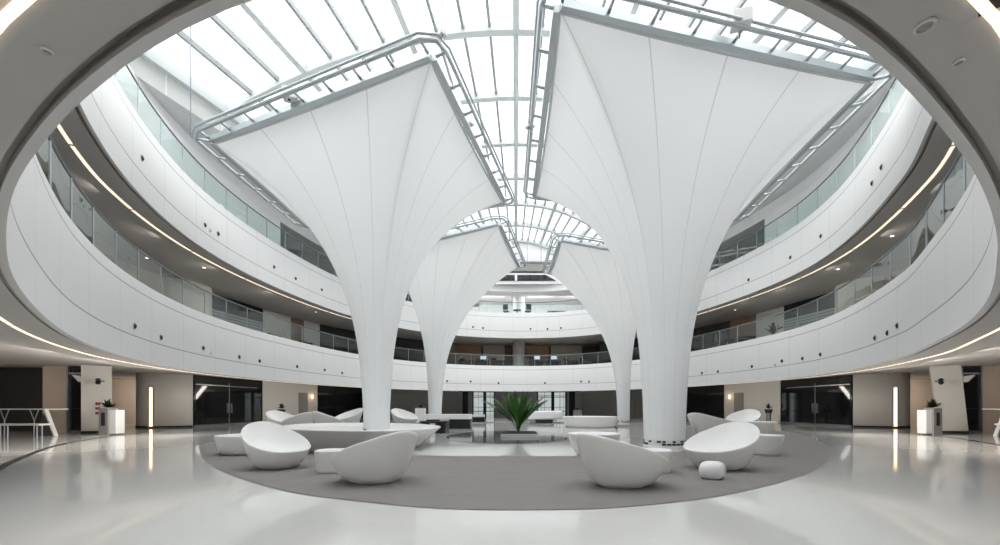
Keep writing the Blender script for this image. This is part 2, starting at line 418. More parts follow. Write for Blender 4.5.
# upper gallery
for pa, pb, mm in ((60,279,'white'),(985,766,'white')):
    arcwall('wall_upper_side', pa, pb, .75, Z2T, Z3B-.08, M[mm])
for pa, pb in ((283,400),(762,640)):
    arcwall('wall_upper_side', pa, pb, 4.5, *G2, M['blackmat'])
arcwall('wall_upper_side', 400, 440, 4.5, *G2, M['darkgrey']); arcwall('wall_upper_side', 640, 605, 4.5, *G2, M['darkgrey'])
wall('wall_far_upper', [(-9.5,39.2),(-3.6,39.2)], *G2, M['midgrey']); wall('wall_far_upper', [(-3.6,39.0),(9.5,39.0)], *G2, M['white'])
wall('wall_far_upper', [(-7,38.6),(-3.6,38.6),(-3.6,39.1)], G2[0], G2[1]-.3, M['cream'])
for z0, z1 in (G1, G2):               # round concrete columns, centre far
    c = (.25, 36.6); st(MB().lathe([(.55, z0), (.55, z1)], 32, (*c, 0)).build('pillar', M['midgrey'] if z0 == G1[0] else M['white'], None, 'auto'))
for z0, z1 in ((0, Z1B+.5), (Z1T-.1, Z2B+.1), (Z2T-.1, Z3B)):      # closed back of the building
    o = 16.8 if z0 == 0 else 9.6
    n0, n1 = (40, 441) if z0 == 0 else (0, NR)
    pts = [tuple(off(i, o)) for i in range(n0, n1+1, 3)]
    pts = [p for p in pts if not (z0 == 0 and p[1] < -1)]
    if z0 == 0: 
        pts = [p for p in pts if abs(p[0]) > 6.5 or p[1] < 20]
        L_ = [p for p in pts if p[0] < 0]; R_ = [p for p in pts if p[0] > 0]
        for q in (L_, R_): wall('wall_back', q, z0, z1, M['darkgrey'])
    else: wall('wall_back', pts+[pts[0]], z0, z1, M['darkgrey'])
# ------------------------------------------------------------------ ground floor walls
GZ = Z1B+.42
def mx(p): return (.72-p[0], p[1])
def ground_side(sgn):
    nm = 'wall_left' if sgn < 0 else 'wall_right'
    g = (lambda p: p) if sgn < 0 else mx
    W = lambda pts, m, z0=0, z1=GZ, th=.15, name=nm: wall(name, [g(p) for p in pts], z0, z1, M[m], th)
    # rounded wall end + straight return
    arc = [(-18.55+1.05*math.cos(a), 21.15+1.05*math.sin(a)) for a in [math.radians(d) for d in range(100, 301, 8)]]
    arc += [(-16.85, 20.85)]
    o = W(arc, 'cream')
    for p in o.data.polygons: p.use_smooth = True
    W(arc, 'blackmat', 0, .09, .19, 'baseboard_left' if sgn < 0 else 'baseboard_right')
    # door wall line
    Wc = [(-16.45,25.9),(-14.95,30)]
    W(Wc, 'cream')
    W([(-12.95,34.2),(-10.2,37.2)], 'midgrey'); W([(-10.2,37.2),(-5.9,39.6),(-5.3,39.6)], 'midgrey')
    W([(-27.5,24.6),(-20.5,24.6)], 'tan'); W([(-19.4,22.2),(-20.5,24.6)], 'tan')
    # dark glazed bays
    for k, (a, c) in enumerate((((-16.85,20.9),(-16.45,25.9)), ((-14.95,30),(-12.95,34.2)))):
        a = g(a); c = g(c); r = st(empty('window_%d' % (3+2*k+(sgn > 0)), (0,0,0)))
        d = Vector(c)-Vector(a); L = d.length; d /= L; ang = math.atan2(d.y, d.x)
        def B(s0, s1, z0, z1, t, name, m):
            p = Vector(a)+d*s0; q = Vector(a)+d*s1; nn = Vector((-d.y, d.x))*t
            MB().hexa([(p.x-nn.x,p.y-nn.y,z0),(q.x-nn.x,q.y-nn.y,z0),(q.x+nn.x,q.y+nn.y,z0),(p.x+nn.x,p.y+nn.y,z0),
                       (p.x-nn.x,p.y-nn.y,z1),(q.x-nn.x,q.y-nn.y,z1),(q.x+nn.x,q.y+nn.y,z1),(p.x+nn.x,p.y+nn.y,z1)]).build(name, M[m], r)
        B(0, L, .0, GZ, .03, 'dark_pane', 'darkglass')
        for s in ((.06, L*.46, L-.06) if k == 0 else (.06, L*.35, L*.68, L-.06)): B(s-.025, s+.025, 0, GZ-.35, .05, 'mullion', 'dsteel' if s == L*.46 else 'black')
        if k == 0: B(.1, L*.9, GZ-.55, GZ-.50, .06, 'transom', 'inox')
        else: B(0, L, .95, 1.0, .05, 'transom', 'black')
        B(0, L, 0, .10, .06, 'sill', 'dsteel')
        if k == 0:
            for s in (L*.46-.14, L*.46+.14): B(s-.02, s+.02, .7, 1.25, .10, 'door_handle', 'inox')
    # grey service door with frame
    p = Vector(g((-16.45,25.9))).lerp(Vector(g((-14.95,30))), .62); q = Vector(g((-16.45,25.9))).lerp(Vector(g((-14.95,30))), .80)
    d = (q-p).normalized(); nn = Vector((-d.y, d.x)); nn = nn if nn.dot(-p) > 0 else -nn
    dr = st(empty('door_%d' % (1+(sgn > 0)), (0,0,0)))
    b = MB().hexa([(*(p+nn*.02),0),(*(q+nn*.02),0),(*(q+nn*.10),0),(*(p+nn*.10),0),(*(p+nn*.02),2.05),(*(q+nn*.02),2.05),(*(q+nn*.10),2.05),(*(p+nn*.10),2.05)])
    b.build('door_leaf', M['door_grey'], dr)
    h = p.lerp(q, .12); MB().box((h.x-.03,h.y-.03,.9),(h.x+.03,h.y+.03,1.3)).build('door_handle', M['black'], dr)
    # tall dark side: pillar, glass door, tan wall, dark opening at Y ~ 17
    y = 16.6
    X = lambda px: (px-516)/400*y
    W([(X(-70),y+.5),(X(-35),y+.5)], 'tan'); W([(X(-35),y+.9),(X(42),y+.9)], 'darkgrey'); W([(X(42),y+.1),(X(68),y+.1)], 'tan')
    dd = st(empty('door_%d' % (3+(sgn > 0)), (0,0,0)))
    a = g((X(67),y+.05)); c = g((X(88),y+.05)); xa, xb = sorted((a[0], c[0]))
    MB().box((xa,y+.05,0),(xb,y+.08,GZ)).build('dark_pane', M['darkglass'], dd)
    MB().box((xa,y,GZ-.35),(xb,y+.1,GZ-.28)).build('transom', M['dsteel'], dd); MB().box((xa,y,0),(xb,y+.1,.08)).build('sill', M['dsteel'], dd)
    for xx in (xa+.03, xb-.03): MB().box((xx-.03,y-.02,0),(xx+.03,y+.1,GZ)).build('door_frame', M['dsteel'], dd)
    lean = 0 if sgn < 0 else -.32
    p0 = g((X(87),y)); p1 = g((X(95.5),y-.55)); p2 = g((X(118),y-.25)); p3 = g(((112-516)/400*(y+1.2),y+1.2))
    pl = [p0,p1,p2,p3] if sgn < 0 else [p3,p2,p1,p0]
    b = MB().hexa([(*q,0) for q in pl]+[(q[0]+lean,q[1],GZ) for q in pl])
    st(b.build('pillar', M['cream']))
    b = MB().hexa([(q[0]*1.0,q[1]-.012,0.0) for q in pl]+[(q[0]+lean*.05,q[1]-.012,.09) for q in pl]); st(b.build('baseboard_pillar', M['blackmat']))
ground_side(-1); ground_side(1)
# far wall of the ground floor with two glazed exits and two dark doors
yf = 39.6
def fx(px, y=yf): return (px-516)/400*y
wall('wall_far', [(fx(495),yf),(fx(537),yf)], 0, GZ, M['midgrey']); 
for a, c in ((-5.4, fx(462)), (fx(468), fx(472.5)), (fx(566.5), fx(569)), (fx(575), 6.1)): wall('wall_far', [(a,yf),(c,yf)], 0, GZ, M['midgrey'])
wall('wall_far', [(-5.6,yf),(6.3,yf)], GZ-.28, GZ+.3, M['darkgrey'])
for k, (a, c) in enumerate(((462,468),(569,575))):
    d = st(empty('door_%d' % (5+k), (0,0,0))); MB().box((fx(a),yf+.02,0),(fx(c),yf+.1,GZ-.28)).build('door_leaf', M['blackmat'], d)
for k, (a, c, ms) in enumerate(((472.5,495,(472.9,484,485.5,494.5)),(537,566.5,(537.5,552,553.5,566)))):
    d = st(empty('window_%d' % (7+k), (0,0,0)))
    MB().box((fx(a),yf+.02,0),(fx(c),yf+.04,GZ-.28)).build('pane', M['clear'], d)
    for m_ in ms: MB().box((fx(m_)-.07,yf-.06,0),(fx(m_)+.07,yf+.12,GZ-.25)).build('mullion', M['blackmat'], d)
    for z in (.55, 1.95): MB().box((fx(a),yf-.03,z),(fx(c),yf+.08,z+.06)).build('transom', M['blackmat'], d)
    for m_ in ((a+ms[1])/2, (ms[2]+c)/2): MB().box((fx(m_)-.025,yf,0),(fx(m_)+.025,yf+.08,GZ-.28)).build('glazing_bar', M['aludark'], d)
M['outside'] = joint_mat('facade_outside', (.92,.93,.94), 1.6, wu=.12, z_lines=(.9,2.6,4.3), wz=.08, jc=(.55,.57,.58))
wall('wall_outside', [(-14,58),(14,58)], 0, 7, M['outside'])
# ------------------------------------------------------------------ carpet, black inlay
def spline(P, n=10, closed=True):
    out = []; N = len(P); P = [Vector(p) for p in P]
    for i in range(N if closed else N-1):
        a, b, c, d = (P[(i+j) % N] for j in (-1,0,1,2)) if closed else (P[max(i-1,0)], P[i], P[i+1], P[min(i+2,N-1)])
        for k in range(n):
            t = k/n; out.append(.5*((2*b)+(c-a)*t+(2*a-5*b+4*c-d)*t*t+(3*b-a-3*c+d)*t**3))
    if not closed: out.append(P[-1])
    return out
outer = [gp(*p) for p in ((516,510.3),(430,508.3),(347,500.3),(299,494),(268,487),(237,477.3),(213,466.5),(202,457.5),(200,450.5),(205,444))]
outer = [(p.x, p.y) for p in outer]+[(-10.2,15.2),(-10.3,19),(-8.8,23.5),(-5.5,27),(0,28.2),(6,27),(9.8,23.5),(11.4,19.5),(11.2,16)]
outer += [(p.x, p.y) for p in [gp(*q) for q in ((823,443),(831,449),(832.5,453.5),(829,460),(812,471.6),(786,481),(750,490),(700,499.5),(610,508.3))]]
hole = [(-.2,8.75),(-2.0,8.85),(-3.6,9.6),(-4.6,12),(-5.2,16),(-4.6,20.5),(-2.6,24.5),(0,25.6),(3,24.5),(5.4,20.5),(5.9,16),(5.2,12),(3.9,9.6),(2.0,8.85)]
me = bpy.data.meshes.new('carpet'); bm = bmesh.new()
eds = []
for lp in (spline(outer, 6), spline(hole, 6)):
    vs = [bm.verts.new((p.x, p.y, .006)) for p in lp]
    for i in range(len(vs)): eds.append(bm.edges.new((vs[i], vs[(i+1) % len(vs)])))
bmesh.ops.triangle_fill(bm, use_beauty=True, edges=eds)
for f_ in bm.faces:
    if f_.normal.z < 0: f_.normal_flip()
bm.to_mesh(me); bm.free()
tag(link('carpet', me, M['carpet'], None, False), 'dark grey egg-shaped carpet ring on the glossy pale floor', 'carpet')
inl = [(-8.75,6.7),(-10.6,8.6),(-13.05,11.5),(-14.9,14.9),(-15.6,17.5)]
for sgn in (-1, 1):
    P = spline([p if sgn < 0 else mx(p) for p in inl], 10, False); v = []; f = []
    P = [Vector((P[0].x+(P[0].x-P[3].x)*1.5, P[0].y+(P[0].y-P[3].y)*1.5))]+P
    for i, p in enumerate(P):
        t = (P[min(i+1,len(P)-1)]-P[max(i-1,0)]).normalized(); n_ = Vector((-t.y,t.x))*.06
        v += [(p.x-n_.x,p.y-n_.y,.004),(p.x+n_.x,p.y+n_.y,.004)]
        if i: f.append([2*i-2,2*i,2*i+1,2*i-1])
    st(pyd('trim_7' if sgn < 0 else 'trim_8', v, f, M['inlay']))
# ------------------------------------------------------------------ tensile canopies
HC = 7.6
def unit(px, py, Hh=HC): return Vector(((px-X0)/(H0-py)*Hh, F/(H0-py)*Hh))
def canopy(rim, base, r0, label, zc=None, lamps=()):
    """rim: near-inner, far-inner, far-outer, near-outer corner (plan)"""
    Z = HC+E
    root = empty('membrane_canopy', (base[0], base[1], 0), 0, label, 'canopy', 'white tensile membrane canopies')
    B = Vector((base[0], base[1])); R = [Vector(p) for p in rim]
    area = sum(R[i].x*R[(i+1)%4].y-R[(i+1)%4].x*R[i].y for i in range(4))
    if area < 0: R = [R[0], R[3], R[2], R[1]]
    cen = sum(R, Vector((0,0)))/4
    per = 24; pts = []
    for k in range(4):
        a, b = R[k], R[(k+1) % 4]
        nrm = ((a+b)/2-cen).normalized()
        for j in range(per):
            t = j/per; pts.append(a.lerp(b, t)-nrm*(.07*4*t*(1-t)))
    n = len(pts); ang0 = math.atan2((R[0]-cen).y, (R[0]-cen).x)
    rows = 44; v = []; f = []; uv = []
    angs = []
    for k in range(4):
        a0 = math.atan2((R[k]-cen).y, (R[k]-cen).x); a1 = math.atan2((R[(k+1)%4]-cen).y, (R[(k+1)%4]-cen).x)
        while a1 < a0: a1 += 2*PI
        for j in range(per): angs.append(a0+(a1-a0)*j/per)
    avg_r = sum((p-cen).length for p in pts)/n
    for i in range(rows+1):
        t = (i/rows)**.8; z = .26+(Z-.26)*t
        w = .055*t+.945*t**3.0
        for k in range(n):
            c = B+Vector((math.cos(angs[k]), math.sin(angs[k])))*r0
            dk = pts[k]-cen; rnd = cen+dk.normalized()*(.62*avg_r+.38*dk.length)
            p = c.lerp(rnd.lerp(pts[k], t**2.2), w); v.append((p.x-B.x, p.y-B.y, z))
    for i in range(rows):
        for k in range(n):
            l = (k+1) % n
            f.append([i*n+k, i*n+l, (i+1)*n+l, (i+1)*n+k])
            uv.append([(k/n, i/rows), ((k+1)/n, i/rows), ((k+1)/n, (i+1)/rows), (k/n, (i+1)/rows)])
    pyd('membrane', v, f, M['membrane'], root, True, uv)
    # base collar with a perforated dark band
    MB().lathe([(r0*1.04,0),(r0*1.04,.10),(r0*.98,.11),(r0*.98,.27)], 48).build('base_collar', M['white'], root, 'auto')
    b = MB(); m_ = 26; rr = random.Random(3)
    for k in range(m_):
        A = 2*PI*k/m_
        for z0 in (.135, .20):
            if rr.random() < .8:
                w_ = rr.uniform(.5, .9)*PI/m_*r0
                ct = Vector((math.cos(A), math.sin(A), 0))*(r0*.985); tg = Vector((-math.sin(A), math.cos(A), 0))*w_; rd = Vector((math.cos(A), math.sin(A), 0))*.012
                q = [ct-tg-rd, ct+tg-rd, ct+tg+rd, ct-tg+rd]
                b.hexa([p+Vector((0,0,z0)) for p in q]+[p+Vector((0,0,z0+.045)) for p in q])
    b.build('perforated_band', M['blackmat'], root)
    # ladder frame round the rim
    fr = MB(); loop = [Vector((p.x-B.x, p.y-B.y, Z+.02)) for p in pts]
    # inner channel
    def edge_w(nn):
        return 1.45 if (abs(nn.x) > .6 and nn.x*cen.x > 0) else (1.15 if nn.y < -.5 else 1.0)
    def offs(d):
        out = []; d_ = d
        for k in range(4):
            a, b_ = R[k], R[(k+1) % 4]; e = (b_-a).normalized(); nn = Vector((e.y, -e.x))
            if nn.dot((a+b_)/2-cen) < 0: nn = -nn
            d = d_*edge_w(nn) if d_ > .2 else d_
            pa = a+nn*d; pb = b_+nn*d
            for j in range(13): out.append(((pa.lerp(pb, j/12)), e, nn))
        return out
    inn = offs(.06); out = offs(.52)
    q = [Vector((p.x-B.x, p.y-B.y, Z+.06)) for p, e, nn in inn]
    m0 = MB()
    for k in range(4):
        a, b_ = q[k*13], q[k*13+12]; nn = inn[k*13][2]; n3 = Vector((nn.x, nn.y, 0))*.075
        m0.hexa([a-n3+Vector((0,0,-.09)), b_-n3+Vector((0,0,-.09)), b_+n3+Vector((0,0,-.09)), a+n3+Vector((0,0,-.09)), a-n3+Vector((0,0,.07)), b_-n3+Vector((0,0,.07)), b_+n3+Vector((0,0,.07)), a+n3+Vector((0,0,.07))])
    fo = m0.build('rim_channel', M['steel'], root)
    tb = MB(); tb.tube([p+Vector((0,0,-.04)) for p in loop], .035, 6, True); tb.build('membrane_hem', M['membrane_edge'], root, True)
    # outer double rail with rounded corners
    for d, z in ((.36, .10), (.43, .17)):
        o_ = offs(d); pth = []
        for k in range(4):
            e = o_[k*13][1]
            a = o_[k*13][0]; b_ = o_[k*13+12][0]
            for j in range(13): pth.append(a.lerp(b_, j/12))
            nx = o_[((k+1) % 4)*13][0]; n2 = o_[k*13][2]+o_[((k+1) % 4)*13][2]
            mid = R[(k+1) % 4]+n2.normalized()*d*1.1; pth.append(mid)
        MB().tube([(p.x-B.x, p.y-B.y, Z+z) for p in pth], .045 if d < .4 else .03, 8, True).build('outer_rail', M['steel'], root, True)
    for k in range(4):
        a, b_ = R[k], R[(k+1) % 4]; L = (b_-a).length; m_ = max(3, int(L/.85)); nn = inn[k*13][2]
        for j in range(m_+1):
            t = j/m_; p = a.lerp(b_, t)
            pa = p+nn*.12; pb = p+nn*.38*edge_w(nn)
            MB().tube([(pa.x-B.x, pa.y-B.y, Z+.05), (pb.x-B.x, pb.y-B.y, Z+.12)], .035, 6).build('rung', M['steel'], fo, True)
    # hangers up to the skylight
    for k in range(4):
        p = R[k]+(R[k]-cen).normalized()*.55; top = min(RZ-.5, vault(max(-.98, min(.98, p.x/hw(p.y))), min(max(p.y, YA), YB)).z)
        MB().tube([(p.x-B.x, p.y-B.y, Z+.1), (p.x-B.x, p.y-B.y, top)], .012, 5).build('hanger_rod', M['dsteel'], root)
    return R, cen
Rr, Cr = canopy([unit(560,11), unit(536,196), unit(735,219), unit(868,82)], (3.78,10.2), .50, 'big white membrane canopy on the right, nearest the camera, on a flared stem')
Rl, Cl = canopy([unit(431,60), unit(503,202), unit(307,226), unit(214,143)], (-3.95,11.35), .345, 'big white membrane canopy on the left, its stem rising from the round bench')
Fl, _ = canopy([unit(498.5,225), unit(518,267), (-6.0,24.4), (-6.3,19.6)], ((435-X0)/F*21.6,21.6), .34, 'smaller-looking white membrane canopy at the back left, behind the white-topped counter')
Fr, _ = canopy([unit(561,241), unit(550.5,273), (7.2,26.2), (7.4,20.6)], (6.37,23.7), .35, 'smaller-looking white membrane canopy at the back right, beside the round disc bench')
# floodlights clamped to the frames
def flood(px, py, Z, s, rz, label):
    p = Vector(((px-X0)/(H0-py)*(Z-E), F/(H0-py)*(Z-E), Z))
    r = empty('floodlight', p, rz, label, 'floodlight', 'floodlights on the canopy frames')
    hs = bevel(MB().box((-s*.5,-s*.35,-s*.38),(s*.5,s*.35,s*.38)).build('housing', M['white'], r), s*.06)
    MB().tube([(0,s*.3,-s*.7),(0,s*.3,s*.2)], s*.07, 8).build('bracket', M['steel'], r)
    MB().lathe([(s*.10,-s*.37),(s*.10,-s*.40),(s*.07,-s*.41)], 16, (-s*.1,-.05*s,0)).build('lens', M['blackmat'], hs)
flood(291,95, HC+E+.25, .36, .3, 'white boxy floodlight on the near rail of the left canopy')
flood(741,20, HC+E+.25, .38, -.25, 'white boxy floodlight on the near rail of the right canopy')
flood(266,119, HC+E+.25, .16, .3, 'tiny pale floodlight left of the boxy one on the left canopy')
flood(469,121, HC+E+.2, .26, .8, 'small white floodlight on the inner side rail of the left canopy')
flood(530,124, HC+E+.2, .26, -.8, 'small white floodlight on the inner side rail of the right canopy')
flood(489,182, HC+E+.2, .30, .8, 'small floodlight near the far end of the left canopy side rail')
flood(443,33, HC+E+.2, .16, .8, 'tiny floodlight at the near inner corner of the left canopy')
# ------------------------------------------------------------------ glass balustrades
def balustrade(z0, z1, label, y_min):
    p = RING[0]; r = empty('glass_balustrade', (p.x, p.y, z0), 0, label, 'balustrade', 'glass balustrades along the galleries')
    O = Vector((p.x, p.y, z0)); d = .13
    hr = MB().tube([Vector((*off(i, d), z1))-O for i in range(0, NR, 1)], .028, 6, True); hr.build('handrail', M['dsteel'], r, True)
    n = 66; seg = NR/n
    for k in range(n):
        a = k*seg+.04; c = (k+1)*seg-.04
        if offf((a+c)/2, 0).y < y_min: continue
        v = []; f = []
        for j in range(5):
            q = offf(a+(c-a)*j/4, d); v += [Vector((q.x,q.y,z0))-O, Vector((q.x,q.y,z1-.02))-O]
            if j: f.append([2*j-2,2*j,2*j+1,2*j-1])
        pyd('glass_pane', v, f, M['rail_glass'], r, True)
    for k in range(n):
        q = offf(k*seg, d)
        if q.y < y_min: continue
        MB().box(Vector((q.x-.012,q.y-.012,z0-.02))-O, Vector((q.x+.012,q.y+.012,z1))-O).build('clamp', M['steel'], r)
balustrade(Z1T, Z1G, 'green-tinted glass balustrade along the lower gallery edge', 4.5)
balustrade(Z2T, Z2G, 'green-tinted glass balustrade along the upper gallery edge', 6)
# ------------------------------------------------------------------ ceiling strip lights and small ceiling things
def strips(S, d, wd, group, where, plen=3.1, ztop=0, ymin=.4):
    n = int(PERIM/plen); seg = NR/n; things = []
    for k in range(n):
        a = k*seg; c = (k+1)*seg-seg*.03
        dd = lambda s_: d*fac(int(s_)); pm = offf((a+c)/2, dd((a+c)/2)); z = sofz(S, d)
        pa, pc = offf(a, dd(a)), offf(c, dd(c))
        if not any(inview((q.x, q.y, z), 2) for q in [offf(a+(c-a)*j/16, dd(a+(c-a)*j/16)) for j in range(17)]): continue
        if pm.y > 27: continue
        things.append((a, c, pm, z))
    L_ = sorted([t for t in things if t[2].x < 0], key=lambda t: t[2].y); R_ = sorted([t for t in things if t[2].x >= 0], key=lambda t: t[2].y)
    for side, ls in (('left', L_), ('right', R_)):
        for i, (a, c, pm, z) in enumerate(ls):
            v = []; f = []
            for j in range(9):
                s = a+(c-a)*j/8; f0 = fac(int(s)); f1 = fac(int(s)+1); dl = d*(f0+(f1-f0)*(s-int(s))); ww = wd*(.25+.75*f0); q0 = offf(s, dl-ww/2); q1 = offf(s, dl+ww/2)
                zz = sofz(S, dl)-.004
                v += [(q0.x,q0.y,zz),(q1.x,q1.y,zz)]
                if j: f.append([2*j-2,2*j-1,2*j+1,2*j])
            o = pyd('strip_light', v, f, M['strip'])
            md = o.modifiers.new('s', 'SOLIDIFY'); md.thickness = .006
            tag(o, '%s warm strip light from the near end, %s side of the %s' % (ORD[i], side, where), 'strip light', group)
strips(SOF1, .78, .055, 'strip lights of the lower soffit', 'lower soffit')
strips(SOF2, .72, .075, 'strip lights of the upper soffit', 'upper soffit')
def disc(px, py, Z, r, name, label, cat, group, kind):
    Y = F*(Z-E)/(H0-py); p = Vector(((px-X0)/F*Y, Y, Z))
    e = empty(name, p, 0, label, cat, group)
    MB().lathe([(r,0),(r,-.006),(r*.8,-.009),(r*.72,-.004)], 32, cap1=False).build('trim_ring', M['white'] if kind != 'speaker' else M['lip'], e, 'auto')
    if kind == 'speaker':
        MB().lathe([(r*.72,-.0045),(r*.3,-.0075)], 32).build('grille', M['midgrey'], e, 'auto'); MB().lathe([(r*.12,-.008),(r*.12,-.011)], 16).build('centre_cap', M['gap'], e)
    else: MB().lathe([(r*.72,-.005),(r*.5,-.003)], 24).build('lens', M['down'] if kind == 'lit' else M['midgrey'], e, 'auto')
zs = Z1B+.020
disc(925,25, zs+.001, .028, 'ceiling_speaker', 'round grey speaker in the near ceiling, upper right', 'speaker', None, 'speaker')
disc(959,61, zs, .016, 'smoke_detector', 'small round detector in the near ceiling right of the speaker', 'smoke detector', 'near ceiling detectors', 'off')
disc(47,50, zs, .016, 'smoke_detector', 'small round detector in the near ceiling, upper left', 'smoke detector', 'near ceiling detectors', 'off')
for px, py, nm in ((147,258,'near the rounded wall'),(204,267.5,'above the louvred glass'),(316,312,'above the dark wing')):
    disc(px, py, Z2B+.03, .07, 'downlight', 'small lit downlight in the left gallery soffit '+nm, 'downlight', 'gallery soffit downlights', 'lit')
for px, py, nm in ((838,269,'near the rounded wall'),(892,236,'nearest the front'),(735,310,'above the dark wing')):
    disc(px, py, Z2B+.03, .07, 'downlight', 'small lit downlight in the right gallery soffit '+nm, 'downlight', 'gallery soffit downlights', 'lit')
for px, py, nm in ((10,356,'at the left edge'),(46,357,'over the tan wall on the left'),(986,357,'over the tan wall on the right')):
    disc(px, py, Z1B+.40, .07, 'downlight', 'small lit downlight in the ground-floor ceiling '+nm, 'downlight', 'ground-floor downlights', 'lit')
g_ = tag(MB().box((1.47,1.20,zs-.004),(1.545,1.29,zs+.02), .72).build('air_grille', M['blackmat']), 'black slotted air grille at the upper right corner of the near ceiling', 'air grille')
# ------------------------------------------------------------------ air nozzles in the fascias
def nozzle(px, py, level, label, pale=False):
    s, _ = ray_ring(px, 0); p = offf(s, 0); Y = p.y; z = E+(H0-py)/F*Y
    i = int(s) % NR; n2 = NRM[i]; ang = math.atan2(n2.y, n2.x)
    e = empty('air_nozzle', (p.x, p.y, z), ang, label, 'air nozzle', 'air nozzles in the white %s fascia' % level)
    r = .10
    def put(prof, name, m):
        b = MB().lathe(prof, 20); b.v = [Vector((-q.z, q.x, q.y)) for q in b.v]
        b.build(name, m, e, 'auto')
    put([(r,-.01),(r,.012),(r*.85,.02),(r*.8,.012)], 'nozzle_ring', M['lip'] if not pale else M['white'])
    put([(r*.78,.012),(r*.62,.03),(r*.3,.05)], 'nozzle_cone', M['blackmat'] if not pale else M['lip'])
def nozzles(lst, level, where):
    for i, (px, py, *q) in enumerate(sorted(lst)):
        nozzle(px, py, level, '%s air nozzle from the left, small and %s, on the %s' % (ORD[i], 'pale' if q else 'dark', where), bool(q))
nozzles([(134,326),(160.5,337.5),(203,348),(210.5,352.5,1),(239,357),(259.5,361),(297,366.5),(324.6,370),(342,373)], 'lower', 'lower left balcony')
nozzles([(447,381),(470.7,381.5),(498.5,383),(545,383),(581,381.5),(589,381.7)], 'lower', 'lower far balcony')
nozzles([(702,373),(718,371.5),(752,366.5),(775,364.4,1),(782,361),(802.6,358.5),(820.6,354.5),(875.5,338),(888,333),(898,325.5)], 'lower', 'lower right balcony')
nozzles([(141.5,158),(204.8,225),(210,230,1),(218,233.7),(274,267),(295.6,278.6),(321.7,289.7)], 'upper', 'upper left balcony')
nozzles([(473,327),(483,328),(530.6,329),(547.5,329),(561,328)], 'upper', 'upper far balcony')
nozzles([(748.7,279.8),(790.5,257.5),(821,236),(872.6,183),(882,167)], 'upper', 'upper right balcony')
# ------------------------------------------------------------------ moulded furniture
def sgnpow(c, p): return math.copysign(abs(c)**p, c)
def pod(loc, rz, L, W, hi, lo, label, base=.50, bulge=.50, group='white egg-shaped lounge chairs', name='lounge_chair', cat='lounge chair', sq=2.25, pexp=1.25, ipow=2.6, seatdrop=.05, bshift=.0, ph=180):
    """ph: local direction of the high end of the slanting rim"""
    e = empty(name, loc, rz, label, cat, group)
    n = 72; ro = 16; ri = 16; ph = math.radians(ph)
    def rim(k):
        A = 2*PI*k/n; c, s = math.cos(A), math.sin(A)
        x = L/2*sgnpow(c, 2/sq); y = W/2*sgnpow(s, 2/sq)
        q = ((1+math.cos(A-ph))/2)**pexp
        return x, y, lo+(hi-lo)*q
    v = []; f = []
    rows = []
    for i in range(ro+1):
        t = i/ro; row = []
        for k in range(n):
            x, y, h = rim(k)
            g = base+(1-base)*t**bulge if i else base*.93
            z = .0 if i == 0 else .018+(h-.018)*t
            row.append((x*g+bshift*(1-t), y*g, z))
        rows.append(row)
    for q, dz in ((.985,.016),(.965,.018),(.945,.008)):
        rows.append([(rim(k)[0]*q, rim(k)[1]*q, rim(k)[2]+dz) for k in range(n)])
    for row in rows: v += row
    for i in range(len(rows)-1):
        for k in range(n): f.append([i*n+k, i*n+(k+1) % n, (i+1)*n+(k+1) % n, (i+1)*n+k])
    f.append([k for k in range(n)][::-1])
    pyd('shell', v, f, M['plastic'], e, True)
    v = []; f = []; seat = lo-seatdrop
    for i in range(ri+1):
        q = 1-i/ri
        for k in range(n):
            x, y, h = rim(k); s_ = .948*q
            v.append((x*s_, y*s_, seat+(h+.008-seat)*q**ipow))
    for i in range(ri):
        for k in range(n): f.append([i*n+k, i*n+(k+1) % n, (i+1)*n+(k+1) % n, (i+1)*n+k])
    pyd('seat', v, f, M['seat'], e, True)
    return e
D = math.radians
pod((-4.26,7.12,0), D(-14), 1.12, .94, .80, .31, 'white egg lounge chair at the front left, open to the camera, beside the low table', ph=160, pexp=1.5)
pod((-2.05,5.8,0), D(176), 1.22, .95, .735, .27, 'white egg lounge chair in the left foreground, seen from behind beside the cylinder stool', ph=152, pexp=1.2)
pod((1.45,5.52,0), D(4), 1.26, .95, .72, .29, 'white egg lounge chair in the right foreground, seen from behind, high end left', ph=205, pexp=1.05)
pod((3.58,7.0,0), D(188), 1.24, 1.0, .80, .33, 'white egg lounge chair at the right, open to the camera behind the pebble stool', ph=206, pexp=1.5)
pod((-9.95,17.2,0), D(-10), 1.6, 1.0, .90, .34, 'leftmost white egg lounge chair at the back, before the cream wall', ph=160)
pod((-8.15,14.9,0), D(185), 1.15, .95, .86, .34, 'white egg chair seen from behind, hump to the right, above the round bench', ph=150)
pod((-5.95,13.1,0), D(8), 1.3, .95, .93, .36, 'white egg chair seen from behind, hump to the left, above the round bench', ph=215)
pod((-8.45,20,0), D(190), 1.5, 1.0, .98, .40, 'white egg lounge chair before the dark bay left of the left canopy stem', ph=215)
pod((-6.25,22.4,0), D(-10), 1.5, 1.05, .95, .36, 'white egg lounge chair between the left canopy stem and the white planter', ph=150)
pod((7.35,14.9,0), D(8), 1.95, 1.1, .84, .46, 'long white lounge pod behind the right egg chair, seen from outside', ph=200, pexp=2)
pod((9.75,17.2,0), D(190), 1.5, 1.0, .95, .36, 'rightmost white egg lounge chair, open to the left beside the oval ottoman', ph=215)
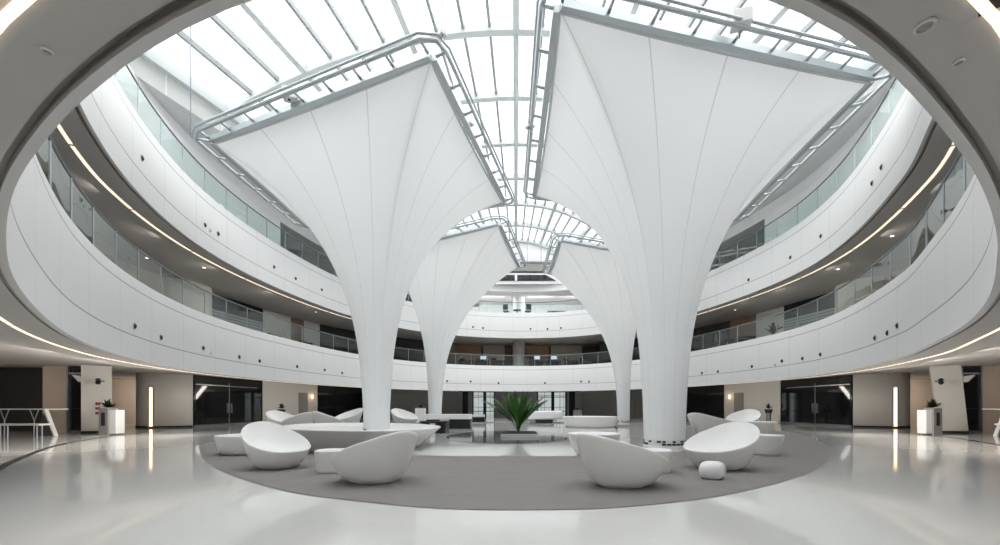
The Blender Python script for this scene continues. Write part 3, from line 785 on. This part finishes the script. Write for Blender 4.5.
# low round table, bowl bench, disc, stools
def tub(loc, rx, ry, h, label, name, cat, base=.66, bulge=.6, dish=.06, n=72, rz=0, sq=2, lip=.05, group=None):
    e = empty(name, loc, rz, label, cat, group)
    def rim(k):
        A = 2*PI*k/n; return rx*sgnpow(math.cos(A), 2/sq), ry*sgnpow(math.sin(A), 2/sq)
    rows = []
    for i in range(13):
        t = i/12; g = base+(1-base)*t**bulge if i else base*.96
        rows.append([(rim(k)[0]*g, rim(k)[1]*g, .0 if i == 0 else .015+(h-.035)*t) for k in range(n)])
    rows.append([(rim(k)[0]*.992, rim(k)[1]*.992, h-.006) for k in range(n)])
    v = []; f = []
    for r in rows: v += r
    for i in range(len(rows)-1):
        for k in range(n): f.append([i*n+k, i*n+(k+1) % n, (i+1)*n+(k+1) % n, (i+1)*n+k])
    f.append(list(range(n))[::-1]); pyd('shell', v, f, M['plastic'], e, True)
    rows = [[(rim(k)[0]*q, rim(k)[1]*q, z) for k in range(n)] for q, z in ((.992,h-.006),(.975,h),(1-lip/rx,h),(1-lip/rx*2.2,h-dish*.6),(1-lip/rx*4,h-dish),(.02,h-dish))]
    v = []; f = []
    for r in rows: v += r
    for i in range(len(rows)-1):
        for k in range(n): f.append([i*n+k, i*n+(k+1) % n, (i+1)*n+(k+1) % n, (i+1)*n+k])
    f.append([(len(rows)-1)*n+k for k in range(n)]); pyd('top', v, f, M['seat'], e, True)
    return e
tub((-6.22,9.2,0), .60, .55, .44, 'low round white table at the far left of the carpet behind the egg chair', 'low_table', 'table', base=.70, bulge=.35, dish=.08, lip=.04)
tub((1.78,9.15,0), .60, .52, .48, 'low white tub table behind the right foreground chair, near the carpet edge', 'low_table', 'table', base=.62)
tub((-3.07,6.68,0), .255, .245, .37, 'short white cylinder stool between the two left egg chairs', 'stool', 'stool', base=.90, bulge=1, dish=.012, lip=.03, sq=2.5)
tub((2.33,6.70,0), .265, .25, .37, 'short white cylinder stool at the foot of the right canopy stem', 'stool', 'stool', base=.93, bulge=1, dish=.012, lip=.03, sq=2.5)
tub((3.9,21.1,0), 1.45, 1.3, .55, 'large low white disc bench beside the back right canopy stem', 'disc_bench', 'bench', base=.88, bulge=.7, dish=.03, lip=.15)
tub((5.58,8.95,0), .30, .34, .46, 'white tapered ottoman just right of the facing egg chair', 'ottoman', 'ottoman', base=.66, bulge=.8, dish=.02, rz=.5, sq=3, lip=.05)
tub((9.35,15.5,0), .62, .55, .50, 'white oval ottoman farther back beside the rightmost egg chair', 'ottoman', 'ottoman', base=.78, bulge=.7, dish=.02, sq=2.4, lip=.06)
e = empty('pebble_stool', (2.97,6.05,0), .3, 'small white rounded pebble stool in front of the right egg chair', 'stool')
b = MB(); prof = [(0.02,.0),(.10,.0),(.155,.02),(.195,.07),(.208,.13),(.198,.19),(.165,.235),(.11,.258),(.03,.265)]
b.lathe(prof, 48, sy=.86); o = b.build('stool_body', M['seat'], e, True)
for q in o.data.vertices:
    r_ = math.hypot(q.co.x, q.co.y); 
    A = math.atan2(q.co.y, q.co.x); k = 1+.06*math.cos(4*A); q.co.x *= k; q.co.y *= k
# big round bench with the left stem inside
def ring_bench(loc, rx, ry, h):
    e = empty('round_bench', loc, 0, 'large white oval tub bench around the left canopy stem', 'bench')
    n = 96; P = [(.70,0),(.715,.02),(.76,.12),(.83,.26),(.915,.40),(.985,h-.03),(1.0,h-.01),(.992,h+.012)]
    Q = [(.992,h+.012),(.975,h+.016),(.95,h+.004),(.90,h-.05),(.80,h-.075),(.5,h-.08),(.03,h-.08)]
    for nm, prof, m in (('shell', P, 'plastic'), ('seat', Q, 'seat')):
        v = []; f = []
        for q, z in prof:
            for k in range(n):
                A = 2*PI*k/n; c, s = math.cos(A), math.sin(A)
                lift = (.035*(-c)+.01*s)*(z/h)
                v.append((rx*q*sgnpow(c, .9), ry*q*sgnpow(s, .9), max(0, z+lift)))
        for i in range(len(prof)-1):
            for k in range(n): f.append([i*n+k, i*n+(k+1) % n, (i+1)*n+(k+1) % n, (i+1)*n+k])
        if nm == 'shell': f.append(list(range(n))[::-1])
        pyd(nm, v, f, M[m], e, True)
ring_bench((-4.05,10.7,0), 2.0, 1.75, .55)
# counter, black bench, capsule lounge, planters
e = empty('counter', (at(447,19.4).x,19.7,0), 0, 'low counter with a thick white top and black base by the back left stem', 'counter')
bevel(MB().box((-1.15,-.45,.46),(1.15,.35,.70)).build('counter_top', M['seat'], e), .03); MB().box((.12,-.42,.0),(1.13,.3,.46)).build('base', M['black'], e); MB().box((-1.0,-.2,.0),(.1,.3,.46)).build('plinth', M['white'], e)
e = empty('black_bench', (at(435,16.4).x,16.4,0), -.12, 'long black lacquered bench beside the dark round basin', 'bench')
bevel(MB().box((-.55,-.3,.40),(.55,.3,.49)).build('bench_top', M['black'], e), .01); MB().box((.10,-.28,0),(.53,.26,.40)).build('support', M['black'], e); MB().box((-.53,-.1,0),(-.3,.26,.40)).build('support', M['black'], e)
o = tag(MB().box((-.25,-.09,0),(.25,.09,.05)).build('folder', M['blackmat']), 'flat dark folder lying on the black bench', 'folder'); o.location = (at(433,16.4).x, 16.45, .49)
e = empty('side_bench', (at(478.5,27).x,27.2,0), 0, 'small dark bench with a pale top in front of the left glass exit', 'bench')
MB().box((-.4,-.25,.36),(.4,.25,.52)).build('bench_top', M['white'], e); MB().box((-.42,-.24,0),(.42,.24,.36)).build('base', M['black'], e)
e = empty('capsule_sofa', (at(544,25.6).x,25.8,0), 0, 'white capsule-shaped sofa before the right glass exit', 'sofa')
bevel(MB().hexa([(-1.0,-.42,.24),(1.12,-.42,.24),(1.12,.42,.24),(-1.0,.42,.24),(-1.18,-.45,.76),(1.2,-.45,.80),(1.2,.45,.80),(-1.18,.45,.76)]).build('body', M['seat'], e), .12, 5)
MB().box((-.55,-.25,0),(.55,.25,.3)).build('base', M['black'], e)
for sx in (-.85,.85): MB().tube([(sx*1.0,0,0),(sx*.9,0,.34)], .03, 8).build('leg', M['dsteel'], e)
def blades(n, R, h, w, seed, arch=.35, spread=(.15,.75), zb=0):
    rr = random.Random(seed); b = MB()
    for i in range(n):
        A = rr.uniform(0, 2*PI); sp = rr.uniform(*spread); hh = h*rr.uniform(.78, 1.0)*(1-.10*sp); ww = w*rr.uniform(.75, 1.15)
        d = Vector((math.cos(A), math.sin(A), 0)); sd = Vector((-d.y, d.x, 0)); sd = (sd+Vector((0,0,rr.uniform(-.35,.35)))).normalized(); N = 12; base = len(b.v)
        for j in range(N+1):
            t = j/N; p = d*(R*sp*(t**1.45)+.02)+Vector((0,0,zb+hh*(t-arch*sp*t**4)))
            u = max(0, (t-.25)/.75); wd = ww*(.16+.95*math.sin(PI*min(1, u)**.85)) if j < N else ww*.03
            b.v += [p-sd*wd, p+Vector((0,0,-wd*.4)), p+sd*wd]
            if j:
                q = base+3*(j-1); b.f += [[q,q+1,q+4,q+3],[q+1,q+2,q+5,q+4]]
    return b
pp = gp(518,434.5)
e = empty('palm_plant', (pp.x,pp.y-.4,.12), 0, 'large green strap-leaved palm rising from the dark round basin', 'plant')
blades(32, 1.45, 1.68, .12, 12, .12, (.10,1.0)).build('leaves', M['leaf'], e, True)
blades(14, .5, 1.0, .03, 5, .1, (.1,.5)).build('stalks', M['stalk'], e, True)
e = empty('planter_trough', (pp.x+.05,pp.y-.45,0), 0, 'low dark rectangular planter at the centre of the basin under the palm', 'planter')
MB().box((-.66,-1.0,0),(.66,-.97,.12)).build('front_panel', M['alu'], e)
b = MB().box((-.66,-.97,0),(.66,.75,.10)); b.build('trough', M['blackmat'], e); MB().box((-.6,-.9,.1),(.6,.7,.12)).build('soil', M['soil'], e)
e = empty('basin', (at(509.5,14.5).x,14.6,0), 0, 'dark reflective round water basin sunk in the white floor', 'basin')
MB().lathe([(1,.003),(1,.012),(.985,.014)], 96, sx=2.3, sy=3.05, cap0=False, cap1=False).build('rim', M['dsteel'], e); MB().lathe([(.985,.0142),(.5,.0142)], 96, sx=2.3, sy=3.05, cap0=False).build('water', M['pool'], e)
def box_planter(px, py, w, h, label, lh=.25):
    p = gp(px, py); e = empty('box_planter', (p.x,p.y+w/2,0), 0, label, 'planter', 'white box planters')
    pt = bevel(MB().box((-w/2,-w/2,0),(w/2,w/2,h)).build('pot', M['white'], e), .01); MB().box((-w/2+.05,-w/2+.05,h),(w/2-.05,w/2-.05,h+.02)).build('soil', M['soil'], pt)
    blades(22, .28, lh, .03, int(px), .3, (.1,.9), h).build('foliage', M['darkleaf'], e, True)
box_planter(419.5,422.5,.60,.95,'tall white square planter with dark plant behind the left round bench')
box_planter(578,417.6,.75,.72,'white square planter with small dark plant near the right glass exit')
def pot_stand(p, label, s=1):
    e = empty('potted_plant', p, 0, label, 'plant', 'dark potted plants by the walls')
    MB().lathe([(.20*s,0),(.20*s,.04),(.14*s,.06),(.14*s,.68*s),(.2*s,.72*s)], 20).build('stand', M['dsteel'], e, 'auto'); MB().lathe([(.17*s,.72*s),(.24*s,.95*s)], 20).build('pot', M['blackmat'], e, 'auto')
    b = MB(); rr = random.Random(4)
    for k in range(60):
        A = rr.uniform(0, 6.28); B_ = rr.uniform(-.2, 1.5); d = Vector((math.cos(A)*math.cos(B_), math.sin(A)*math.cos(B_), math.sin(B_)))*rr.uniform(.12,.32)*s
        sd = Vector((-math.sin(A), math.cos(A), 0))*.06*s; c = Vector((0,0,1.0*s)); n = len(b.v); b.v += [c+d*.5-sd, c+d*1.2, c+d*.5+sd, c]; b.f.append([n,n+1,n+2,n+3])
    b.build('foliage', M['darkleaf'], e)
pot_stand(at(281.5,23.8), 'dark potted plant on a black stand by the left cream wall', .95)
p_ = at(768.5,24.3); pot_stand(p_, 'dark potted plant on a black stand by the right cream wall', .95)
def bin_unit(px0, px1, py, sgn, label):
    a = gp(px0, py); c = at(px1, a.y); w = (c.x-a.x)*.76
    e = empty('litter_bin', ((a.x+c.x)/2, a.y, 0), 0, label, 'bin', 'steel litter bins with plants')
    s = -sgn
    x0, x1 = (-w/2, w*.08) if sgn < 0 else (-w*.08, w/2)
    sc_ = MB().box((x0,-.2,0),(x1,.2,1.02)).build('steel_cabinet', M['steelbox'], e)
    MB().box((x0+.1,-.21,.35),(x1-.1,-.195,.85)).build('opening', M['blackmat'], sc_)
    x2, x3 = (w*.10, w/2) if sgn < 0 else (-w/2, -w*.10)
    MB().box((x2,-.15,.05),(x3,.2,.95)).build('white_cabinet', M['white'], e)
    b = MB(); rr = random.Random(9)
    for k in range(80):
        A = rr.uniform(0, 6.28); B_ = rr.uniform(0, 1.5); d = Vector((math.cos(A)*math.cos(B_)*1.2, math.sin(A)*math.cos(B_), math.sin(B_)))*rr.uniform(.15,.33)
        sd = Vector((-math.sin(A), math.cos(A), 0))*.06; c_ = Vector(((x0+x1)/2,0,1.04)); n = len(b.v); b.v += [c_+d*.5-sd, c_+d*1.2, c_+d*.5+sd, c_]; b.f.append([n,n+1,n+2,n+3])
    b.build('foliage', M['darkleaf'], e)
bin_unit(101.5,122,434.6,-1,'steel litter bin with a bushy plant on top, left side by the pillar')
bin_unit(920,939,434.6,1,'steel litter bin with a bushy plant on top, right side by the pillar')
# pillar cameras and switches
for sgn in (-1, 1):
    px = 98 if sgn < 0 else 941; sd = 'left' if sgn < 0 else 'right'
    p = at(px, 15.9, 381)
    e = empty('security_camera', p, 0, 'black security camera on the %s cream pillar' % sd, 'camera', 'pillar security cameras')
    MB().lathe([(.05,-.14),(.09,-.06),(.06,.0),(.09,.06),(.03,.11)], 16).build('dome', M['black'], e, 'auto'); MB().box((-.03,0,-.03),(.03,.22,.03)).build('bracket', M['dsteel'], e)
    if sgn < 0:
        for k, z in enumerate((1.14, .95, .76)):
            q = at(97, 15.95); tag(MB().box((q.x-.035,q.y-.03,z),(q.x+.035,q.y+.1,z+.11)).build('call_button', M['red']), '%s dark red call button on the left cream pillar' % ('top','middle','bottom')[k], 'button', 'call buttons on the left pillar')
# wall lights: glowing slots in the rounded walls, sconces beside the grey doors
def slot(p, d, h, z0, w, label):
    e = empty('wall_light', (p[0], p[1], z0), math.atan2(d[1], d[0]), label, 'wall light', 'glowing wall lights')
    MB().box((-.03,-w*.9,0),(.03,-w*.5,h)).build('reveal', M['tan'], e); MB().box((-.02,-w*.5,.03),(.035,w*.5,h-.03)).build('light_slot', M['slot'], e); MB().box((-.03,w*.5,0),(.04,w*.9,h)).build('reveal', M['tan'], e)
for sgn in (-1, 1):
    a = math.radians(284); q = (-18.55+1.14*math.cos(a), 21.15+1.14*math.sin(a)); dv = (math.cos(a), math.sin(a))
    if sgn > 0: q = mx(q); dv = (-dv[0], dv[1])
    slot(q, dv, 2.0, .05, .14, 'tall warm light slot in the rounded ground-floor wall on the %s' % ('left','right')[sgn > 0])
    pc = offf(ray_ring(180 if sgn < 0 else 868, 4.6)[0], 4.6); a = math.radians(235 if sgn < 0 else 305)
    slot((pc.x+1.27*math.cos(a), pc.y+1.27*math.sin(a)), (math.cos(a), math.sin(a)), 1.9, Z1T+.02, .10, 'tall warm light slot in the rounded gallery wall on the %s' % ('left','right')[sgn > 0])
    p = Vector((-16.45,25.9)).lerp(Vector((-14.95,30)), .885); p = Vector(mx(p)) if sgn > 0 else p
    n_ = Vector((1,-.35)).normalized() if sgn < 0 else Vector((-1,-.35)).normalized(); p = p+n_*.12
    e = empty('wall_sconce', (p.x,p.y,1.75), 0, 'small warm wall sconce beside the grey door on the %s' % ('left','right')[sgn > 0], 'wall light', 'sconces by the grey doors')
    MB().lathe([(.05,-.12),(.06,0),(.06,.16)], 16).build('shade', M['slot'], e, 'auto')
    l = bpy.data.lights.new('sconce_lamp', 'POINT'); l.energy = 3; l.color = (1,.72,.45); l.shadow_soft_size = .08
    lo = bpy.data.objects.new('sconce_lamp', l); C.objects.link(lo); lo.location = (p.x+n_.x*.25, p.y+n_.y*.25, 1.8)
# desks at the frame edges
for sgn in (-1, 1):
    g = (lambda p: p) if sgn < 0 else (lambda p: (.72-p[0], p[1], p[2]))
    sd = 'left' if sgn < 0 else 'right'
    xe = at(54, 15).x; xb = at(64, 15).x
    e = empty('high_table', g((xe-1.3,15.0,0)), 0, 'high table with slim top, V legs and slanted dark end panel at the %s edge' % sd, 'table', 'high tables at the sides'); O = Vector(g((xe-1.3,15.0,0)))
    def Hx(P, name, m):
        P = [Vector(g(p))-O for p in P]
        if sgn > 0: P = [P[i] for i in (1,0,3,2,5,4,7,6)]
        MB().hexa(P).build(name, M[m], e)
    y0, y1 = 14.7, 15.5
    Hx([(xe-2.6,y0,.96),(xe,y0,.96),(xe,y1,.96),(xe-2.6,y1,.96),(xe-2.6,y0,1.0),(xe,y0,1.0),(xe,y1,1.0),(xe-2.6,y1,1.0)], 'table_top', 'white')
    Hx([(xb-.06,y0,0),(xb,y0,0),(xb,y0+.12,0),(xb-.06,y0+.12,0),(xe-.06,y0,.96),(xe,y0,.96),(xe,y0+.12,.96),(xe-.06,y0+.12,.96)], 'end_frame', 'white')
    Hx([(xb-.85,y0+.1,0),(xb-.06,y0+.1,0),(xb-.06,y0+.15,0),(xb-.85,y0+.15,0),(xe-.12,y0+.1,.9),(xe-.06,y0+.1,.95),(xe-.06,y0+.15,.95),(xe-.12,y0+.15,.9)], 'side_panel', 'panel_dark')
    for k in range(2):
        xx = xe-.5-k*1.1
        for dx in (-.16, .16): MB().tube([Vector(g((xx,y0+.1,.55)))-O, Vector(g((xx+dx,y0+.1,.96)))-O], .015, 6).build('v_leg', M['steel'], e)
        MB().tube([Vector(g((xx,y0+.1,0)))-O, Vector(g((xx,y0+.1,.56)))-O], .02, 6).build('leg', M['steel'], e)
    c0 = Vector(g((at(24,13.6).x,13.6,0)))
    e = empty('bench_seat', c0, 0, 'slim pale bench on steel legs in front of the %s high table' % sd, 'bench', 'slim benches at the sides')
    bevel(MB().box((-.95,-.2,.44),(.75,.2,.50)).build('seat', M['cream'], e), .015)
    for xx in (-.8, -.55, .45, .62): MB().tube([(xx,0,0),(xx,0,.45)], .018, 6).build('leg', M['inox'], e)
# ------------------------------------------------------------------ gallery furniture
def gsofa(p, rz, L, label, m='blackmat', z=Z1T-.06):
    e = empty('sofa', (p[0],p[1],z), rz, label, 'sofa', 'dark sofas on the galleries')
    bevel(MB().box((-L/2,-.4,.12),(L/2,.4,.42)).build('seat', M[m], e), .05); bevel(MB().box((-L/2,.25,.3),(L/2,.42,.8)).build('backrest', M[m], e), .05)
    for s in (-1, 1): bevel(MB().box((s*L/2-.09,-.4,.12),(s*L/2+.09,.42,.6)).build('armrest', M[m], e), .04)
    for sx in (-1,1):
        for sy in (-.3,.3): MB().box((sx*(L/2-.1)-.03,sy-.03,0),(sx*(L/2-.1)+.03,sy+.03,.13)).build('leg', M['dsteel'], e)
def gtable(p, label, z=Z1T-.06, w=1.3, monitor=True):
    e = empty('desk', (p[0],p[1],z), 0, label, 'desk', 'dark desks on the far gallery')
    MB().box((-w/2,-.35,.70),(w/2,.35,.74)).build('desk_top', M['blackmat'], e)
    for sx in (-1,1): MB().box((sx*w/2-.03*(1+sx),-.33,0),(sx*w/2+.03*(1-sx),.33,.7)).build('leg', M['blackmat'], e)
    MB().box((-w/2+.05,.3,.2),(w/2-.05,.33,.7)).build('modesty_panel', M['blackmat'], e)
def gmon(p, label, z):
    e = empty('monitor', (p[0],p[1],z), 0, label, 'monitor', 'monitors on the far gallery desks')
    MB().box((-.28,-.02,.12),(.28,.02,.46)).build('casing', M['blackmat'], e); MB().box((-.26,-.03,.14),(.26,-.02,.44)).build('screen', M['screen'], e); MB().box((-.1,-.08,0),(.1,.08,.02)).build('stand_base', M['blackmat'], e); MB().box((-.02,-.01,.02),(.02,.01,.2)).build('stand', M['blackmat'], e)
def gchair(p, rz, label, z=Z1T-.06, group='dark chairs on the far gallery'):
    e = empty('office_chair', (p[0],p[1],z), rz, label, 'chair', group)
    bevel(MB().box((-.25,-.25,.42),(.25,.25,.5)).build('seat', M['blackmat'], e), .03); bevel(MB().box((-.24,.2,.55),(.24,.27,1.05)).build('backrest', M['blackmat'], e), .03)
    pl = MB().tube([(0,0,.08),(0,0,.44)], .03, 8).build('pole', M['dsteel'], e)
    for k in range(5): MB().tube([(0,0,.1),(.28*math.cos(k*1.257),.28*math.sin(k*1.257),.03)], .02, 6).build('foot', M['dsteel'], pl)
for k, px in enumerate((466,482,498,536,553,571,588)):
    p = at(px, 36.4); gtable(p, 'dark desk behind the far glass rail, %s from the left' % ORD[k])
    if k in (1,3,4): gmon((p.x+.1,p.y+.1), 'small pale monitor on the %s dark desk of the far gallery' % ORD[k], Z1T-.06+.74)
    gchair((p.x-.35,p.y+.75), 2.9, 'dark office chair behind the %s desk of the far gallery' % ORD[k])
for k, px in enumerate((506,528)): gchair(at(px,35.5), PI+.5*(k-.5), 'black chair %s of the white column on the upper far gallery' % ('left','right')[k], Z2T-.06, 'black chairs on the upper far gallery')
gsofa(at(557,36.3), 0, 1.6, 'dark grey sofa on the upper far gallery, right of the column', 'darkgrey', Z2T-.06)
e = empty('side_table', (*at(517,35.3).xy,Z2T-.06), 0, 'small black table between the two chairs on the upper far gallery', 'table'); MB().lathe([(.35,.5),(.35,.54)], 24).build('table_top', M['blackmat'], e); MB().lathe([(.2,0),(.03,.03),(.03,.5)], 16).build('pedestal', M['blackmat'], e)
for k, (px, dpt) in enumerate(((281,2.6),(311,2.6))):
    s, _ = ray_ring(px, dpt); q = offf(s, dpt); gsofa(q, math.radians(95), 1.5, 'black sofa behind the left gallery glass, %s of the two' % ('nearer','farther')[k])
for k, px in enumerate((732,742)):
    s, _ = ray_ring(px, 2.2); q = offf(s, 2.2); gtable(q, 'dark table behind the right gallery glass, %s' % ('left one','right one')[k], w=1.2); gchair((q.x-1.05,q.y-.3), 1.6, 'dark chair left of the %s table behind the right gallery glass' % ('left','right')[k], group='dark chairs behind the right gallery glass')
s, _ = ray_ring(773, 1.6); q = offf(s, 1.6)
e = empty('potted_plant', (q.x,q.y,Z1T-.06), 0, 'leafy green potted plant behind the right gallery glass', 'plant')
MB().lathe([(.14,0),(.2,.35)], 20).build('pot', M['white'], e, 'auto'); blades(40, .5, .85, .06, 3, .35, (.1,1), .3).build('foliage', M['darkleaf'], e, True)
# ------------------------------------------------------------------ light
w = bpy.data.worlds.new('sky'); SC.world = w; w.use_nodes = True; nt = w.node_tree; bg = nt.nodes['Background']
tc = nt.nodes.new('ShaderNodeTexCoord'); sp = nt.nodes.new('ShaderNodeSeparateXYZ'); cr = nt.nodes.new('ShaderNodeValToRGB')
nt.links.new(tc.outputs['Generated'], sp.inputs[0]); nt.links.new(sp.outputs[2], cr.inputs[0]); nt.links.new(cr.outputs[0], bg.inputs[0])
cr.color_ramp.elements[0].color = (.80,.84,.88,1); cr.color_ramp.elements[1].color = (.97,.985,1,1); cr.color_ramp.elements[1].position = .5
bg.inputs[1].default_value = 1.7
sl = bpy.data.lights.new('overcast_daylight', 'SUN'); sl.energy = 7.6; sl.angle = math.radians(150); sl.color = (1,.985,.955)
so = bpy.data.objects.new('overcast_daylight', sl); C.objects.link(so); so.location = (0,16,40); so.rotation_euler = (math.radians(-8),0,0)
def lamp(p, e, col=(1,.94,.86), out=(0,1)):
    l = bpy.data.lights.new('wall_fill', 'AREA'); l.energy = e; l.color = col; l.shape = 'RECTANGLE'; l.size = 2.2; l.size_y = .45  # added fill light without a fitting, brightens walls left dim
    o = bpy.data.objects.new('wall_fill', l); C.objects.link(o); o.location = p
    o.rotation_euler = Vector((*out, -1.0)).to_track_quat('-Z', 'Z').to_euler()
for px, d, z, e_ in ((60,3.5,Z1B,60),(110,3.4,Z1B,85),(165,3.2,Z1B,125),(280,2.8,Z1B,60),(330,2.6,Z1B,35),(700,2.6,Z1B,35),(752,2.8,Z1B,60),(870,3.2,Z1B,125),(925,3.4,Z1B,85),(975,3.5,Z1B,60),
                     (100,2.4,Z2B,30),(160,2.4,Z2B,40),(215,2.4,Z2B,40),(272,2.4,Z2B,45),(312,2.4,Z2B,20),(740,2.4,Z2B,25),(775,2.4,Z2B,45),(825,2.4,Z2B,40),(880,2.4,Z2B,40),(930,2.4,Z2B,30)):
    d = 1.3 if z == Z1B else .9; i_ = ray_ring(px, d)[0]; q = offf(i_, d); lamp((q.x, q.y, z-.08), e_*(1.25 if z == Z1B else .6), out=NRM[int(i_) % NR])
for p, o_ in (((-23.0,22.6,2.2),(-.2,1)),((23.7,22.6,2.2),(.2,1)),((-19.6,14.6,2.25),(-.2,1)),((20.3,14.6,2.25),(.2,1))): lamp(p, 45 if p[1] > 20 else 14, (1,.88,.76), o_)  # added fills for the dark side corridors and tan walls
for x in (-5,-2,2.2,5.2): lamp((x, 35.6, Z3B-.2), 60, (1,1,1)); lamp((x, 36.2, Z2B-.1), 6, (1,.8,.6))  # added fills brightening the interiors of the far galleries

SC.view_settings.view_transform = 'Standard'; SC.view_settings.look = 'None'; SC.view_settings.exposure = 0
SC.cycles.use_denoising = True
SC.cycles.max_bounces = 14; SC.cycles.diffuse_bounces = 8; SC.cycles.transparent_max_bounces = 24; SC.cycles.glossy_bounces = 5
SC.cycles.sample_clamp_indirect = 8
